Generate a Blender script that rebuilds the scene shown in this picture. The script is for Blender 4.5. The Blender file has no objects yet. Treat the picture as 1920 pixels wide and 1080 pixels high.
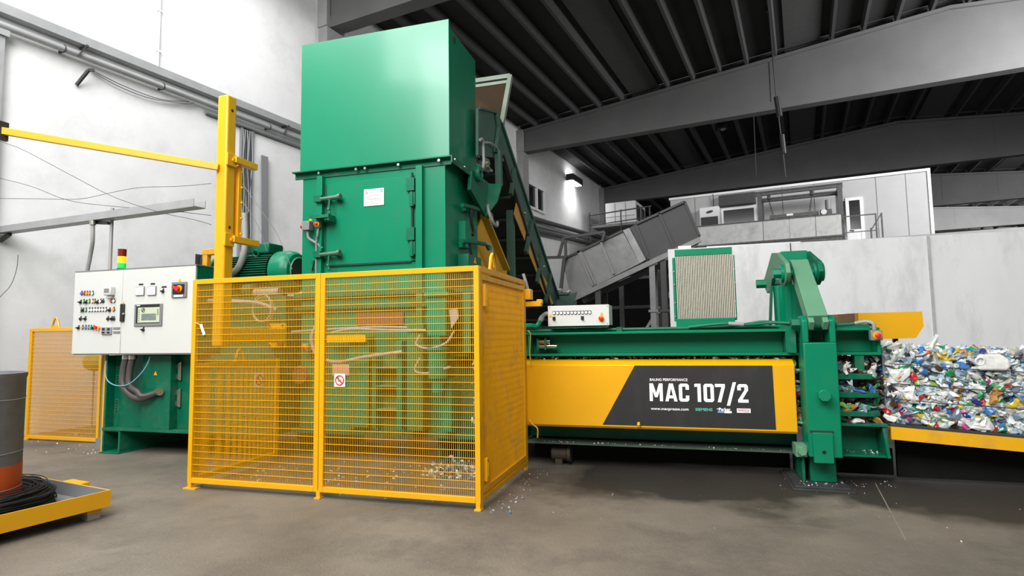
import bpy, bmesh, math, random
from math import sin, cos, pi, radians, sqrt
from mathutils import Vector as V, Matrix, noise
random.seed(7)
D = bpy.data
COL = bpy.context.scene.collection

# ------------------------------------------------------------------ camera survey
# world axes: X along the press, Y away from the camera, Z up, metres
F = 1088.43
CAM = V((0, 0, 1.5))
def _cam_rot(p, r, yaw):
    R0 = Matrix(((1, 0, 0), (0, 0, -1), (0, 1, 0)))
    Rp = Matrix(((1, 0, 0), (0, cos(p), sin(p)), (0, -sin(p), cos(p))))
    Rr = Matrix(((cos(r), -sin(r), 0), (sin(r), cos(r), 0), (0, 0, 1)))
    Ry = Matrix(((cos(yaw), -sin(yaw), 0), (sin(yaw), cos(yaw), 0), (0, 0, 1)))
    return Rr @ Rp @ R0 @ Ry
R = _cam_rot(.0807105, -.0145904, -.2860425)
RT = R.transposed()
def ray(px, py): return RT @ V(((px - 960) / F, (py - 540) / F, 1))
def PY(px, py, y): d = ray(px, py); return CAM + d * (y / d.y)
def PX(px, py, x): d = ray(px, py); return CAM + d * (x / d.x)
def PZ(px, py, z): d = ray(px, py); return CAM + d * ((z - CAM.z) / d.z)
# the hall is turned about 10 degrees against the press
BA = -.1764443
BX = V((cos(BA), sin(BA), 0)); BY = V((-sin(BA), cos(BA), 0))
def W(x, y, z): return BX * x + BY * y + V((0, 0, z))
def TB(p): return V((p.dot(BX), p.dot(BY), p.z))
def PBX(px, py, x): d = ray(px, py); return TB(CAM + d * (x / d.dot(BX)))
def PBY(px, py, y): d = ray(px, py); return TB(CAM + d * (y / d.dot(BY)))

# ------------------------------------------------------------------ materials
def lin(c):
    c /= 255.
    return c / 12.92 if c <= .04045 else ((c + .055) / 1.055) ** 2.4
def S(r, g, b): return (lin(r), lin(g), lin(b), 1)
def mat(name, col, rough=.5, metal=0., coat=0., var=.12, vscale=3., bump=0., bscale=40., dirt=0., dcol=(.09, .075, .055, 1), dscale=2.5, spec=.5, stretch=(1, 1, 1)):
    m = D.materials.new(name); m.use_nodes = True
    nt = m.node_tree; n = nt.nodes; l = nt.links
    b = n['Principled BSDF']
    b.inputs['Roughness'].default_value = rough
    b.inputs['Metallic'].default_value = metal
    b.inputs['Specular IOR Level'].default_value = spec
    if coat:
        b.inputs['Coat Weight'].default_value = coat; b.inputs['Coat Roughness'].default_value = .12
    tc = n.new('ShaderNodeTexCoord'); mp = n.new('ShaderNodeMapping'); l.new(tc.outputs['Object'], mp.inputs[0])
    mp.inputs['Scale'].default_value = stretch
    nz = n.new('ShaderNodeTexNoise'); nz.inputs['Scale'].default_value = vscale; nz.inputs['Detail'].default_value = 6; nz.inputs['Roughness'].default_value = .62
    l.new(mp.outputs[0], nz.inputs['Vector'])
    mr = n.new('ShaderNodeMapRange'); mr.inputs[1].default_value = .3; mr.inputs[2].default_value = .7
    mr.inputs[3].default_value = 1 - var; mr.inputs[4].default_value = 1 + var * .6
    l.new(nz.outputs['Fac'], mr.inputs[0])
    mx = n.new('ShaderNodeMix'); mx.data_type = 'RGBA'; mx.blend_type = 'MULTIPLY'; mx.inputs[0].default_value = 1
    mx.inputs[6].default_value = col; l.new(mr.outputs[0], mx.inputs[7])
    out = mx.outputs[2]
    if dirt:
        nz2 = n.new('ShaderNodeTexNoise'); nz2.inputs['Scale'].default_value = dscale; nz2.inputs['Detail'].default_value = 9; nz2.inputs['Roughness'].default_value = .7
        l.new(mp.outputs[0], nz2.inputs['Vector'])
        r2 = n.new('ShaderNodeMapRange'); r2.inputs[1].default_value = .5; r2.inputs[2].default_value = .72; r2.inputs[3].default_value = 0; r2.inputs[4].default_value = dirt
        l.new(nz2.outputs['Fac'], r2.inputs[0])
        m2 = n.new('ShaderNodeMix'); m2.data_type = 'RGBA'; l.new(r2.outputs[0], m2.inputs[0]); l.new(out, m2.inputs[6]); m2.inputs[7].default_value = dcol
        out = m2.outputs[2]
        r3 = n.new('ShaderNodeMapRange'); r3.inputs[3].default_value = rough; r3.inputs[4].default_value = min(1, rough + .35)
        l.new(r2.outputs[0], r3.inputs[0]); l.new(r3.outputs[0], b.inputs['Roughness'])
    l.new(out, b.inputs['Base Color'])
    if bump:
        nb = n.new('ShaderNodeTexNoise'); nb.inputs['Scale'].default_value = bscale; nb.inputs['Detail'].default_value = 5
        l.new(mp.outputs[0], nb.inputs['Vector'])
        bp = n.new('ShaderNodeBump'); bp.inputs['Strength'].default_value = bump; bp.inputs['Distance'].default_value = .02
        l.new(nb.outputs['Fac'], bp.inputs['Height']); l.new(bp.outputs[0], b.inputs['Normal'])
    return m
def emis(name, col, e):
    m = mat(name, col, .3, var=0)
    b = m.node_tree.nodes['Principled BSDF']; b.inputs['Emission Color'].default_value = col; b.inputs['Emission Strength'].default_value = e
    return m

GREEN = mat('green_paint', S(0, 124, 88), .36, coat=.12, spec=.25, var=.06, vscale=1.5, dirt=.12, dcol=S(70, 90, 60), dscale=4)
GREEN_H = mat('hopper_green_paint', S(0, 126, 90), .34, coat=.4, spec=.4, var=.05, vscale=1.2)
GREEN_D = mat('dusty_green_paint', S(0, 102, 74), .45, coat=.04, spec=.25, var=.12, dirt=.3, dcol=S(104, 112, 92), dscale=5)
GREEN_L = mat('pale_dust_green_paint', S(96, 146, 114), .55, var=.1, dirt=.25, dcol=S(70, 120, 92), dscale=6)
GREEN_C = mat('conveyor_green_paint', S(50, 88, 74), .5, var=.15, dirt=.4, dcol=S(86, 90, 80), dscale=4)
YEL = mat('yellow_paint', S(234, 170, 0), .38, coat=.15, var=.05, dirt=.1, dcol=S(150, 112, 40), dscale=6)
YEL_W = mat('worn_yellow_paint', S(234, 172, 4), .5, var=.08, dirt=.5, dcol=S(160, 124, 72), dscale=3.5)
YEL_O = mat('ochre_panel', S(196, 148, 52), .6, var=.12, dirt=.3, dcol=S(130, 100, 50))
WHITE = mat('white_enamel', S(208, 210, 204), .4, var=.02, vscale=1)
STEEL = mat('galvanised_steel', S(196, 197, 198), .42, metal=.35, var=.2, vscale=8)
CHROME = mat('chrome', S(225, 225, 225), .12, metal=1, var=0)
BOLT = mat('zinc_bolt', S(190, 190, 180), .3, metal=.9, var=.1)
DARKST = mat('dark_steel', S(62, 63, 63), .55, metal=.3, var=.25, dirt=.3, dcol=S(80, 78, 72))
BLACK = mat('black_plastic', S(26, 26, 26), .45, var=.1)
RUBBER = mat('black_rubber', S(20, 21, 21), .7, var=.2, vscale=6)
TRUNKM = mat('trunk_grey', S(164, 165, 166), .5, metal=.3, var=.12)
JOINT = mat('joint_filler', S(190, 190, 188), .9, var=.2)
GREYP = mat('grey_plastic', S(126, 128, 130), .5, var=.06)
HOSEG = mat('grey_hose', S(150, 150, 146), .5, var=.1, vscale=10)
HOSED = mat('dark_hose', S(70, 66, 62), .5, var=.15, vscale=10)
RED = mat('red_plastic', S(214, 44, 26), .3, var=.03)
ORANGE = mat('orange_band', S(196, 84, 34), .5, var=.12)
BLUEC = mat('blue_cable', S(110, 160, 190), .5, var=.05)
SIGNW = mat('white_sign', S(245, 240, 232), .5, var=.03)
SIGNR = mat('sign_red', S(206, 74, 44), .5, var=.03)
BANNER = mat('black_vinyl', S(38, 38, 37), .5, var=.12, vscale=3, dirt=.15, dcol=S(74, 73, 69), dscale=5, stretch=(1, 1, .4))
WTXT = mat('white_vinyl', S(250, 250, 250), .5, var=0)
TEAL = mat('teal_vinyl', S(90, 196, 176), .5, var=0)
BLUEV = mat('blue_vinyl', S(120, 160, 205), .5, var=0)
REDV = mat('red_vinyl', S(176, 60, 62), .5, var=0)
GREYV = mat('grey_print', S(150, 152, 156), .5, var=0)
PINKV = mat('pink_print', S(214, 150, 160), .5, var=0)
AMBERP = mat('amber_button', S(240, 160, 40), .3, var=0)
GREENP = mat('green_button', S(110, 220, 130), .3, var=0)
BLUEP = mat('blue_button', S(80, 110, 220), .3, var=0)
SCREEN = emis('screen_glow', S(178, 186, 160), .35)
LAMP_R = mat('lamp_red', S(120, 26, 14), .25, var=0)
LAMP_A = emis('lamp_amber_lit', S(255, 150, 10), 2.2)
LAMP_G = emis('lamp_green_lit', S(30, 190, 90), .9)
CONC_W = mat('pale_concrete', S(226, 226, 226), .85, var=.09, vscale=.9, bump=.12, bscale=14, dirt=.3, dcol=S(165, 165, 165), dscale=1.1)
CONC_B = mat('bunker_concrete', S(240, 240, 240), .85, var=.1, vscale=.7, bump=.15, bscale=10, dirt=.45, dcol=S(168, 168, 168), dscale=1.8, stretch=(1, 1, .35))
CONC_G = mat('grey_concrete', S(148, 148, 148), .85, var=.14, vscale=1.2, bump=.15, bscale=12, dirt=.2, dcol=S(110, 110, 110))
CONC_P = mat('parapet_concrete', S(196, 196, 194), .85, var=.12, vscale=2, bump=.1, dirt=.5, dcol=S(112, 112, 110), dscale=1.6)
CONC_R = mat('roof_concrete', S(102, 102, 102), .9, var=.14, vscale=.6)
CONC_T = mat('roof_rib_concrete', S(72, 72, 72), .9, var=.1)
VOID_K = mat('dark_void', S(26, 26, 26), .95, var=.2, spec=.05)  # near-black, paints the deep shade under the mezzanine
GLOSSG = mat('glossy_green_paint', S(0, 132, 96), .16, coat=.5, var=.04)
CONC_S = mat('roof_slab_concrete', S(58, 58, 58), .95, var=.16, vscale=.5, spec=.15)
PANELW = mat('cabin_panel', S(176, 176, 176), .5, var=.04)
SHEET = mat('grey_sheet_metal', S(132, 132, 132), .5, metal=.15, var=.22, vscale=2.2, bump=.7, bscale=2.2, dirt=.35, dcol=S(84, 84, 84), dscale=2)
SHEETD = mat('dark_sheet_metal', S(70, 70, 70), .6, metal=.2, var=.12)
RUST = mat('weathered_steel', S(92, 92, 92), .6, metal=.3, var=.3, vscale=9)
GLASSD = mat('dark_glass', S(34, 35, 36), .12, var=.05)
FRAMEW = mat('white_frame', S(235, 235, 235), .4, var=.02)
GREYD = mat('drum_grey', S(104, 106, 110), .55, var=.16, vscale=14, dirt=.25, dcol=S(70, 70, 72))
TANK = mat('olive_tank', S(150, 158, 84), .5, var=.1)
FINS = mat('cooler_fins', S(196, 190, 172), .5, metal=.2, var=.08)
GAP = mat('dark_gap', S(40, 42, 36), .7, var=.1)
UNDERSHADE = mat('black_undershade', S(24, 24, 23), .8, var=.2, spec=.2)  # black that paints the shade under press and outlet table
FLOODW = emis('flood_lens', (1, 1, 1, 1), 14)
ROD = mat('rusty_rod', S(120, 104, 84), .45, metal=.6, var=.25, vscale=20)
BROWN = mat('brown_duct', S(120, 74, 54), .6, var=.1)

def screen_mat():
    m = D.materials.new('tinted_screen'); m.use_nodes = True
    nt = m.node_tree; n = nt.nodes; l = nt.links; n.clear()
    o = n.new('ShaderNodeOutputMaterial'); mx = n.new('ShaderNodeMixShader'); t = n.new('ShaderNodeBsdfTransparent'); g = n.new('ShaderNodeBsdfPrincipled')
    t.inputs[0].default_value = S(190, 168, 140); g.inputs['Base Color'].default_value = S(96, 82, 66); g.inputs['Roughness'].default_value = .3
    mx.inputs[0].default_value = .3
    l.new(t.outputs[0], mx.inputs[1]); l.new(g.outputs[0], mx.inputs[2]); l.new(mx.outputs[0], o.inputs[0]); return m
TINT = screen_mat()

def floor_mat():
    m = mat('workshop_floor', S(114, 106, 94), .55, var=.4, vscale=.7, bump=.3, bscale=45, dirt=.75, dcol=S(68, 62, 53), dscale=.9)
    nt = m.node_tree; n = nt.nodes; l = nt.links; b = n['Principled BSDF']
    tc = n.new('ShaderNodeTexCoord')
    src = b.inputs['Base Color'].links[0].from_socket
    # fine pale scraps and scuffs
    nz = n.new('ShaderNodeTexNoise'); nz.inputs['Scale'].default_value = 26; nz.inputs['Detail'].default_value = 12; nz.inputs['Roughness'].default_value = .8
    l.new(tc.outputs['Object'], nz.inputs['Vector'])
    mr = n.new('ShaderNodeMapRange'); mr.inputs[1].default_value = .56; mr.inputs[2].default_value = .72; mr.inputs[4].default_value = .5
    l.new(nz.outputs['Fac'], mr.inputs[0])
    m1 = n.new('ShaderNodeMix'); m1.data_type = 'RGBA'; l.new(mr.outputs[0], m1.inputs[0]); l.new(src, m1.inputs[6]); m1.inputs[7].default_value = S(146, 137, 121)
    # darker floor from the front of the press backwards, with a noisy edge
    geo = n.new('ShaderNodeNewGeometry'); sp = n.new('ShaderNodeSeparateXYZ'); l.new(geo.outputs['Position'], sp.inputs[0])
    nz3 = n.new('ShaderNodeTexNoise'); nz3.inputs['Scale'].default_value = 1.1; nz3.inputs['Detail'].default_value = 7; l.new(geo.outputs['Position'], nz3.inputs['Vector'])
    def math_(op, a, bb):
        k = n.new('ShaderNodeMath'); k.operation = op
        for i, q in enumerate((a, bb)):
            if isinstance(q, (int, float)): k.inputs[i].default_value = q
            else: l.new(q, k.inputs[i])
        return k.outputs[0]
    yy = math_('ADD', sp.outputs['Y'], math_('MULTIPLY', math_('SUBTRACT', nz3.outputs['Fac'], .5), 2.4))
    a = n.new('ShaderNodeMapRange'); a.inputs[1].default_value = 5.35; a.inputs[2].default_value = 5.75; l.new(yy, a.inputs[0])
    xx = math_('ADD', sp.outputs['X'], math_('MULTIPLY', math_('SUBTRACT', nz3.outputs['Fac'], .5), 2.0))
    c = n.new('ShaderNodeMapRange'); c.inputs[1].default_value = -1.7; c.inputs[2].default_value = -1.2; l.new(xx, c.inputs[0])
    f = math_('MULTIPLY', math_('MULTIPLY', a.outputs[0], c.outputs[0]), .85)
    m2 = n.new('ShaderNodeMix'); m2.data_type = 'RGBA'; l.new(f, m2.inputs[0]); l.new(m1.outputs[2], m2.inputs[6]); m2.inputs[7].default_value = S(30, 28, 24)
    l.new(m2.outputs[2], b.inputs['Base Color'])
    return m
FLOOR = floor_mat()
def plastic(name, c, rough=.25, spec=.6): return mat(name, c, rough, var=.25, vscale=14, spec=spec, coat=.25)
TRASH = [plastic('clear_bottle', S(196, 206, 206)), plastic('pale_blue_bottle', S(160, 186, 204)), plastic('white_bottle', S(232, 232, 226)), plastic('cloudy_film', S(206, 204, 192)),
         plastic('grey_blue_bottle', S(118, 136, 150)), plastic('green_bottle', S(40, 150, 96)), plastic('blue_bottle', S(64, 124, 190)), plastic('navy_cap', S(36, 50, 130)),
         plastic('red_cap', S(184, 40, 44)), plastic('yellow_bottle', S(224, 194, 60)), plastic('orange_bottle', S(220, 116, 44)), plastic('brown_bottle', S(84, 60, 44)),
         plastic('dark_bottle', S(46, 48, 54)), plastic('lime_bottle', S(140, 180, 80)), plastic('pink_bottle', S(196, 80, 150)), plastic('tan_bag', S(176, 130, 64))]
TW = [26, 15, 30, 22, 10, 5.5, 5.5, 2, 2, 3, 1.8, 2, 4, 3, 1.3, 1.6]

# ------------------------------------------------------------------ mesh helpers
JIT = random.Random(77)
class G:
    def __init__(s): s.v = []; s.f = []; s.m = []
    def add(s, vs, fs, m=0):
        o = len(s.v); s.v += [V(p) for p in vs]; s.f += [[i + o for i in f] for f in fs]; s.m += [m] * len(fs); return s
    def box(s, x0, x1, y0, y1, z0, z1, m=0):
        j = lambda: JIT.uniform(0, .0003)      # no two faces exactly coplanar
        x0 -= j(); x1 += j(); y0 -= j(); y1 += j(); z1 += j(); z0 -= 0 if abs(z0) < 1e-6 else j()
        vs = [(x, y, z) for x in (x0, x1) for y in (y0, y1) for z in (z0, z1)]
        return s.add(vs, [(0, 1, 3, 2), (4, 6, 7, 5), (0, 4, 5, 1), (2, 3, 7, 6), (0, 2, 6, 4), (1, 5, 7, 3)], m)
    def obox(s, c, ax, ay, az, m=0):
        c = V(c); vs = [c + ax * i + ay * j + az * k for i in (-1, 1) for j in (-1, 1) for k in (-1, 1)]
        return s.add(vs, [(0, 1, 3, 2), (4, 6, 7, 5), (0, 4, 5, 1), (2, 3, 7, 6), (0, 2, 6, 4), (1, 5, 7, 3)], m)
    def bar(s, p, q, w, h, up=(0, 0, 1), m=0):
        p = V(p); q = V(q); d = q - p; L = d.length; d.normalize(); up = V(up)
        if abs(d.dot(up)) > .98: up = V((0, 1, 0))
        a = d.cross(up).normalized(); b = a.cross(d).normalized()
        return s.obox((p + q) / 2, d * L / 2, a * w / 2, b * h / 2, m)
    def prism(s, pts, vec, m=0):
        pts = [V(p) for p in pts]; vec = V(vec); n = len(pts)
        return s.add(pts + [p + vec for p in pts], [tuple(range(n))[::-1], tuple(range(n, 2 * n))] + [(i, (i + 1) % n, n + (i + 1) % n, n + i) for i in range(n)], m)
    def cyl(s, p, q, r, r2=None, n=20, m=0, cap=True):
        p = V(p); q = V(q); r2 = r if r2 is None else r2
        d = (q - p).normalized(); a = d.orthogonal().normalized(); b = d.cross(a)
        vs = []
        for c, rr in ((p, r), (q, r2)):
            for i in range(n):
                t = 2 * pi * (i + .5) / n; vs.append(c + (a * cos(t) + b * sin(t)) * rr)
        fs = [(i, (i + 1) % n, n + (i + 1) % n, n + i) for i in range(n)]
        if cap: fs += [tuple(range(n))[::-1], tuple(range(n, 2 * n))]
        return s.add(vs, fs, m)
    def tube(s, pts, r, n=8, m=0, closed=False):
        pts = [V(p) for p in pts]; N = len(pts); a = None; vs = []
        for i, p in enumerate(pts):
            d = (pts[min(i + 1, N - 1)] - pts[max(i - 1, 0)]).normalized()
            if a is None: a = d.orthogonal().normalized()
            a = (a - d * a.dot(d)).normalized(); b = d.cross(a)
            rr = r[i] if isinstance(r, (list, tuple)) else r
            vs += [p + (a * cos(2 * pi * k / n) + b * sin(2 * pi * k / n)) * rr for k in range(n)]
        fs = [(i * n + k, i * n + (k + 1) % n, (i + 1) * n + (k + 1) % n, (i + 1) * n + k) for i in range(N - 1) for k in range(n)]
        fs += [tuple(range(n))[::-1], tuple(range((N - 1) * n, N * n))]
        return s.add(vs, fs, m)
    def torus(s, c, ax, R_, r, n=28, k=10, m=0, a0=0, a1=2 * pi):
        ax = V(ax).normalized(); a = ax.orthogonal().normalized(); b = ax.cross(a); c = V(c)
        full = abs(a1 - a0 - 2 * pi) < 1e-6; N = n if full else n + 1; vs = []
        for i in range(N):
            t = a0 + (a1 - a0) * i / n; d = a * cos(t) + b * sin(t)
            vs += [c + d * (R_ + r * cos(2 * pi * j / k)) + ax * r * sin(2 * pi * j / k) for j in range(k)]
        fs = [(i * k + j, i * k + (j + 1) % k, ((i + 1) % N) * k + (j + 1) % k, ((i + 1) % N) * k + j) for i in range(n) for j in range(k)]
        if not full: fs += [tuple(range(k))[::-1], tuple(range((N - 1) * k, N * k))]
        return s.add(vs, fs, m)
    def lathe(s, c, ax, prof, n=32, m=0):
        ax = V(ax).normalized(); a = ax.orthogonal().normalized(); b = ax.cross(a); c = V(c); vs = []
        for h, r in prof:
            vs += [c + ax * h + (a * cos(2 * pi * i / n) + b * sin(2 * pi * i / n)) * max(r, 1e-4) for i in range(n)]
        N = len(prof)
        fs = [(j * n + i, j * n + (i + 1) % n, (j + 1) * n + (i + 1) % n, (j + 1) * n + i) for j in range(N - 1) for i in range(n)]
        fs += [tuple(range(n))[::-1], tuple(range((N - 1) * n, N * n))]
        return s.add(vs, fs, m)
    def sphere(s, c, r, n=16, m=0, sc=(1, 1, 1)):
        c = V(c); k = n // 2; vs = []; fs = []
        for j in range(k + 1):
            t = pi * j / k
            for i in range(n): vs.append(c + V((r * sin(t) * cos(2 * pi * i / n) * sc[0], r * sin(t) * sin(2 * pi * i / n) * sc[1], r * cos(t) * sc[2])))
        for j in range(k):
            for i in range(n): fs.append((j * n + i, j * n + (i + 1) % n, (j + 1) * n + (i + 1) % n, (j + 1) * n + i))
        return s.add(vs, fs, m)
    def hexb(s, c, ax, r, h, m=0):
        c = V(c); return s.cyl(c, c + V(ax).normalized() * h, r, n=6, m=m)

def obj(name, g, mats, parent=None, bevel=0, smooth=True, frame=None, label=None, kind=None, seg=2):
    vs = g.v
    if frame == 'b': vs = [W(*p) for p in vs]
    lo = V((min(p.x for p in vs), min(p.y for p in vs), min(p.z for p in vs))); hi = V((max(p.x for p in vs), max(p.y for p in vs), max(p.z for p in vs)))
    c = (lo + hi) / 2
    if parent is None: c.z = lo.z
    me = D.meshes.new(name)
    me.from_pydata([p - c for p in vs], [], g.f)
    if not isinstance(mats, (list, tuple)): mats = [mats]
    for mm in mats: me.materials.append(mm)
    me.polygons.foreach_set('material_index', g.m)
    bm = bmesh.new(); bm.from_mesh(me); bmesh.ops.recalc_face_normals(bm, faces=bm.faces); bm.to_mesh(me); bm.free()
    if smooth:
        me.shade_smooth(); me.set_sharp_from_angle(angle=radians(38))
    o = D.objects.new(name, me); COL.objects.link(o); o.location = c
    if parent is not None:
        o.parent = parent; o.matrix_parent_inverse = Matrix.Translation(-V(parent['_w']))
    o['_w'] = list(c)
    if bevel:
        b = o.modifiers.new('edge', 'BEVEL'); b.width = bevel; b.segments = seg; b.limit_method = 'ANGLE'; b.angle_limit = radians(40)
    if label: o['label'] = label
    if kind: o['kind'] = kind
    return o
def thing(name, loc, label, cat, group=None):
    o = D.objects.new(name, None); COL.objects.link(o); o.location = loc; o['_w'] = list(loc); o.empty_display_size = .2
    o['label'] = label; o['category'] = cat
    if group: o['group'] = group
    return o
def tag(o, label, cat, group=None, kind=None):
    o['label'] = label; o['category'] = cat
    if group: o['group'] = group
    if kind: o['kind'] = kind
    return o
def struct(name, g, m, label, cat, frame='b', **k):
    return tag(obj(name, g, m, frame=frame, **k), label, cat, kind='structure')
def text(name, s, p, size, m, parent, width=None, bold=0., depth=.0012, n=(0, -1, 0)):
    cu = D.curves.new(name, 'FONT'); cu.body = s; cu.size = size; cu.extrude = depth; cu.offset = bold * size; cu.resolution_u = 3
    t = D.objects.new(name, cu); COL.objects.link(t)
    dg = bpy.context.evaluated_depsgraph_get(); me = D.meshes.new_from_object(t.evaluated_get(dg))
    D.objects.remove(t); D.curves.remove(cu)
    g = G(); xs = [v.co.x for v in me.vertices]; x0, x1 = min(xs), max(xs); k = 1 if width is None else width / (x1 - x0)
    p = V(p)
    g.v = [p + V(((v.co.x - x0) * k, -v.co.z, v.co.y)) for v in me.vertices]
    g.f = [list(f.vertices) for f in me.polygons]; g.m = [0] * len(g.f); D.meshes.remove(me)
    return obj(name, g, m, parent, smooth=False)
def spline(pts, k=6):
    pts = [V(p) for p in pts]; P = [pts[0] * 2 - pts[1]] + pts + [pts[-1] * 2 - pts[-2]]; out = []
    for i in range(1, len(P) - 2):
        for j in range(k):
            t = j / k; a, b, c, d = P[i - 1:i + 3]
            out.append(.5 * ((2 * b) + (c - a) * t + (2 * a - 5 * b + 4 * c - d) * t * t + (-a + 3 * b - 3 * c + d) * t ** 3))
    return out + [pts[-1]]
ICO = {}
def ico(k):
    if k not in ICO:
        bm = bmesh.new(); bmesh.ops.create_icosphere(bm, subdivisions=k, radius=1)
        ICO[k] = ([v.co.copy() for v in bm.verts], [[v.index for v in f.verts] for f in bm.faces]); bm.free()
    return ICO[k]
def crumple(g, c, size, m, k=2, flat=1., rng=random):
    vs, fs = ico(k); off = V((rng.uniform(0, 99), rng.uniform(0, 99), rng.uniform(0, 99)))
    sc = V((size * rng.uniform(.6, 1.5), size * rng.uniform(.4, .8), size * rng.uniform(.4, .9)))
    q = Matrix.Rotation(rng.uniform(0, 6.3), 3, V((rng.uniform(-1, 1), rng.uniform(-1, 1), rng.uniform(-1, 1))).normalized())
    pl = [(V((rng.uniform(-1, 1), rng.uniform(-1, 1), rng.uniform(-1, 1))).normalized(), rng.uniform(.25, .8)) for _ in range(5)]
    out = []
    for p in vs:
        p = p * (1 + .75 * noise.noise(p * 1.6 + off) + .3 * noise.noise(p * 4 + off))
        for nn, h in pl:
            e = p.dot(nn) - h
            if e > 0: p = p - nn * e * 1.25
        p = q @ V((p.x * sc.x, p.y * sc.y, p.z * sc.z)); p.y *= flat
        out.append(V(c) + p)
    g.add(out, fs, m)
def pick(rng=random): return rng.choices(range(len(TRASH)), TW)[0]

# ================================================================== THE HALL
XL = -11.4
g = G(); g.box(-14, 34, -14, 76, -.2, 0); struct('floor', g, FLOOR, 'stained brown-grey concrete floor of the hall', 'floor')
g = G(); g.bar(PZ(1641, 906, .0005), PZ(1698, 1012, .0005), .008, .003); struct('trim_1', g, mat('floor_joint', S(136, 126, 110), .9, var=.3, vscale=6), 'thin pale joint line in the floor below the press gate', 'floor joint', frame=None)
g = G(); g.box(XL - .3, XL, -6, 76, 0, 14); g.box(XL - .01, XL + .012, -2, 40, 6.02, 6.04) if False else None
struct('wall_left', g, CONC_W, 'pale grey concrete left wall of the hall', 'wall')
g = G(); g.box(-12, 34, 74, 74.3, 0, 14); struct('wall_back', g, CONC_W, 'far pale end wall of the hall', 'wall')
BEAM_Y = [11.58, 23.85, 36.0, 48.2, 60.4, 72.5]
RX = 5.0
def ztop(x): return 10.75 + (min(x, 2 * RX - x) - XL) * .0945
for i, yb in enumerate(BEAM_Y):
    g = G(); h = .22
    # I-shaped roof beam, deepest under the ridge
    def prof(x0, x1, zb, zt0, zt1, w): g.add([(x0, yb - w, zb), (x1, yb - w, zb), (x1, yb - w, zt1), (x0, yb - w, zt0), (x0, yb + w, zb), (x1, yb + w, zb), (x1, yb + w, zt1), (x0, yb + w, zt0)],
                [(0, 1, 2, 3), (7, 6, 5, 4), (0, 4, 5, 1), (3, 2, 6, 7), (0, 3, 7, 4), (1, 5, 6, 2)])
    x1 = 2 * RX - XL
    prof(XL + .004, RX, 9.9, ztop(XL), ztop(RX), .19); prof(RX, x1, 9.9, ztop(RX), ztop(x1), .19)
    pass
    prof(XL + .1, RX, 9.88, 10.2, 10.2, .22); prof(RX, 21.3, 9.88, 10.2, 10.2, .22)
    g.add([(XL, yb - .3, ztop(XL)), (RX, yb - .3, ztop(RX)), (RX, yb + .3, ztop(RX)), (XL, yb + .3, ztop(XL)), (XL, yb - .3, ztop(XL) + .12), (RX, yb - .3, ztop(RX) + .12), (RX, yb + .3, ztop(RX) + .12), (XL, yb + .3, ztop(XL) + .12)],
          [(0, 1, 2, 3), (7, 6, 5, 4), (0, 4, 5, 1), (2, 6, 7, 3), (1, 5, 6, 2), (0, 3, 7, 4)])
    g.add([(RX, yb - .3, ztop(RX)), (x1, yb - .3, ztop(x1)), (x1, yb + .3, ztop(x1)), (RX, yb + .3, ztop(RX)), (RX, yb - .3, ztop(RX) + .12), (x1, yb - .3, ztop(x1) + .12), (x1, yb + .3, ztop(x1) + .12), (RX, yb + .3, ztop(RX) + .12)],
          [(0, 1, 2, 3), (7, 6, 5, 4), (0, 4, 5, 1), (2, 6, 7, 3), (1, 5, 6, 2), (0, 3, 7, 4)])
    for xs in (-.6, RX + 4, 12): g.box(xs - .05, xs + .05, yb - .21, yb + .21, 10.16, ztop(xs))
    names = ['nearest the camera, running behind the tall green hopper', 'second from the camera, ending above the conveyor head', 'third from the camera, just above the cabin roof', 'fourth from the camera, right of the cabin', 'fifth from the camera, right of the cabin', 'farthest from the camera, before the end wall']
    struct('roof_beam', g, CONC_R, 'grey tapered concrete roof beam, ' + names[i], 'roof beam')
    g = G(); g.box(XL, XL + .32, yb - .3, yb + .3, 0, 10.0); g.box(XL, XL + .34, yb + .22, yb + .34, 9.9, 10.9); g.box(XL, XL + .34, yb - .34, yb - .22, 9.9, 10.9)
    if i < 4: struct('wall_pilaster', g, CONC_G, 'grey concrete wall pilaster under the roof beam ' + names[i].split(',')[0], 'pilaster')
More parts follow.
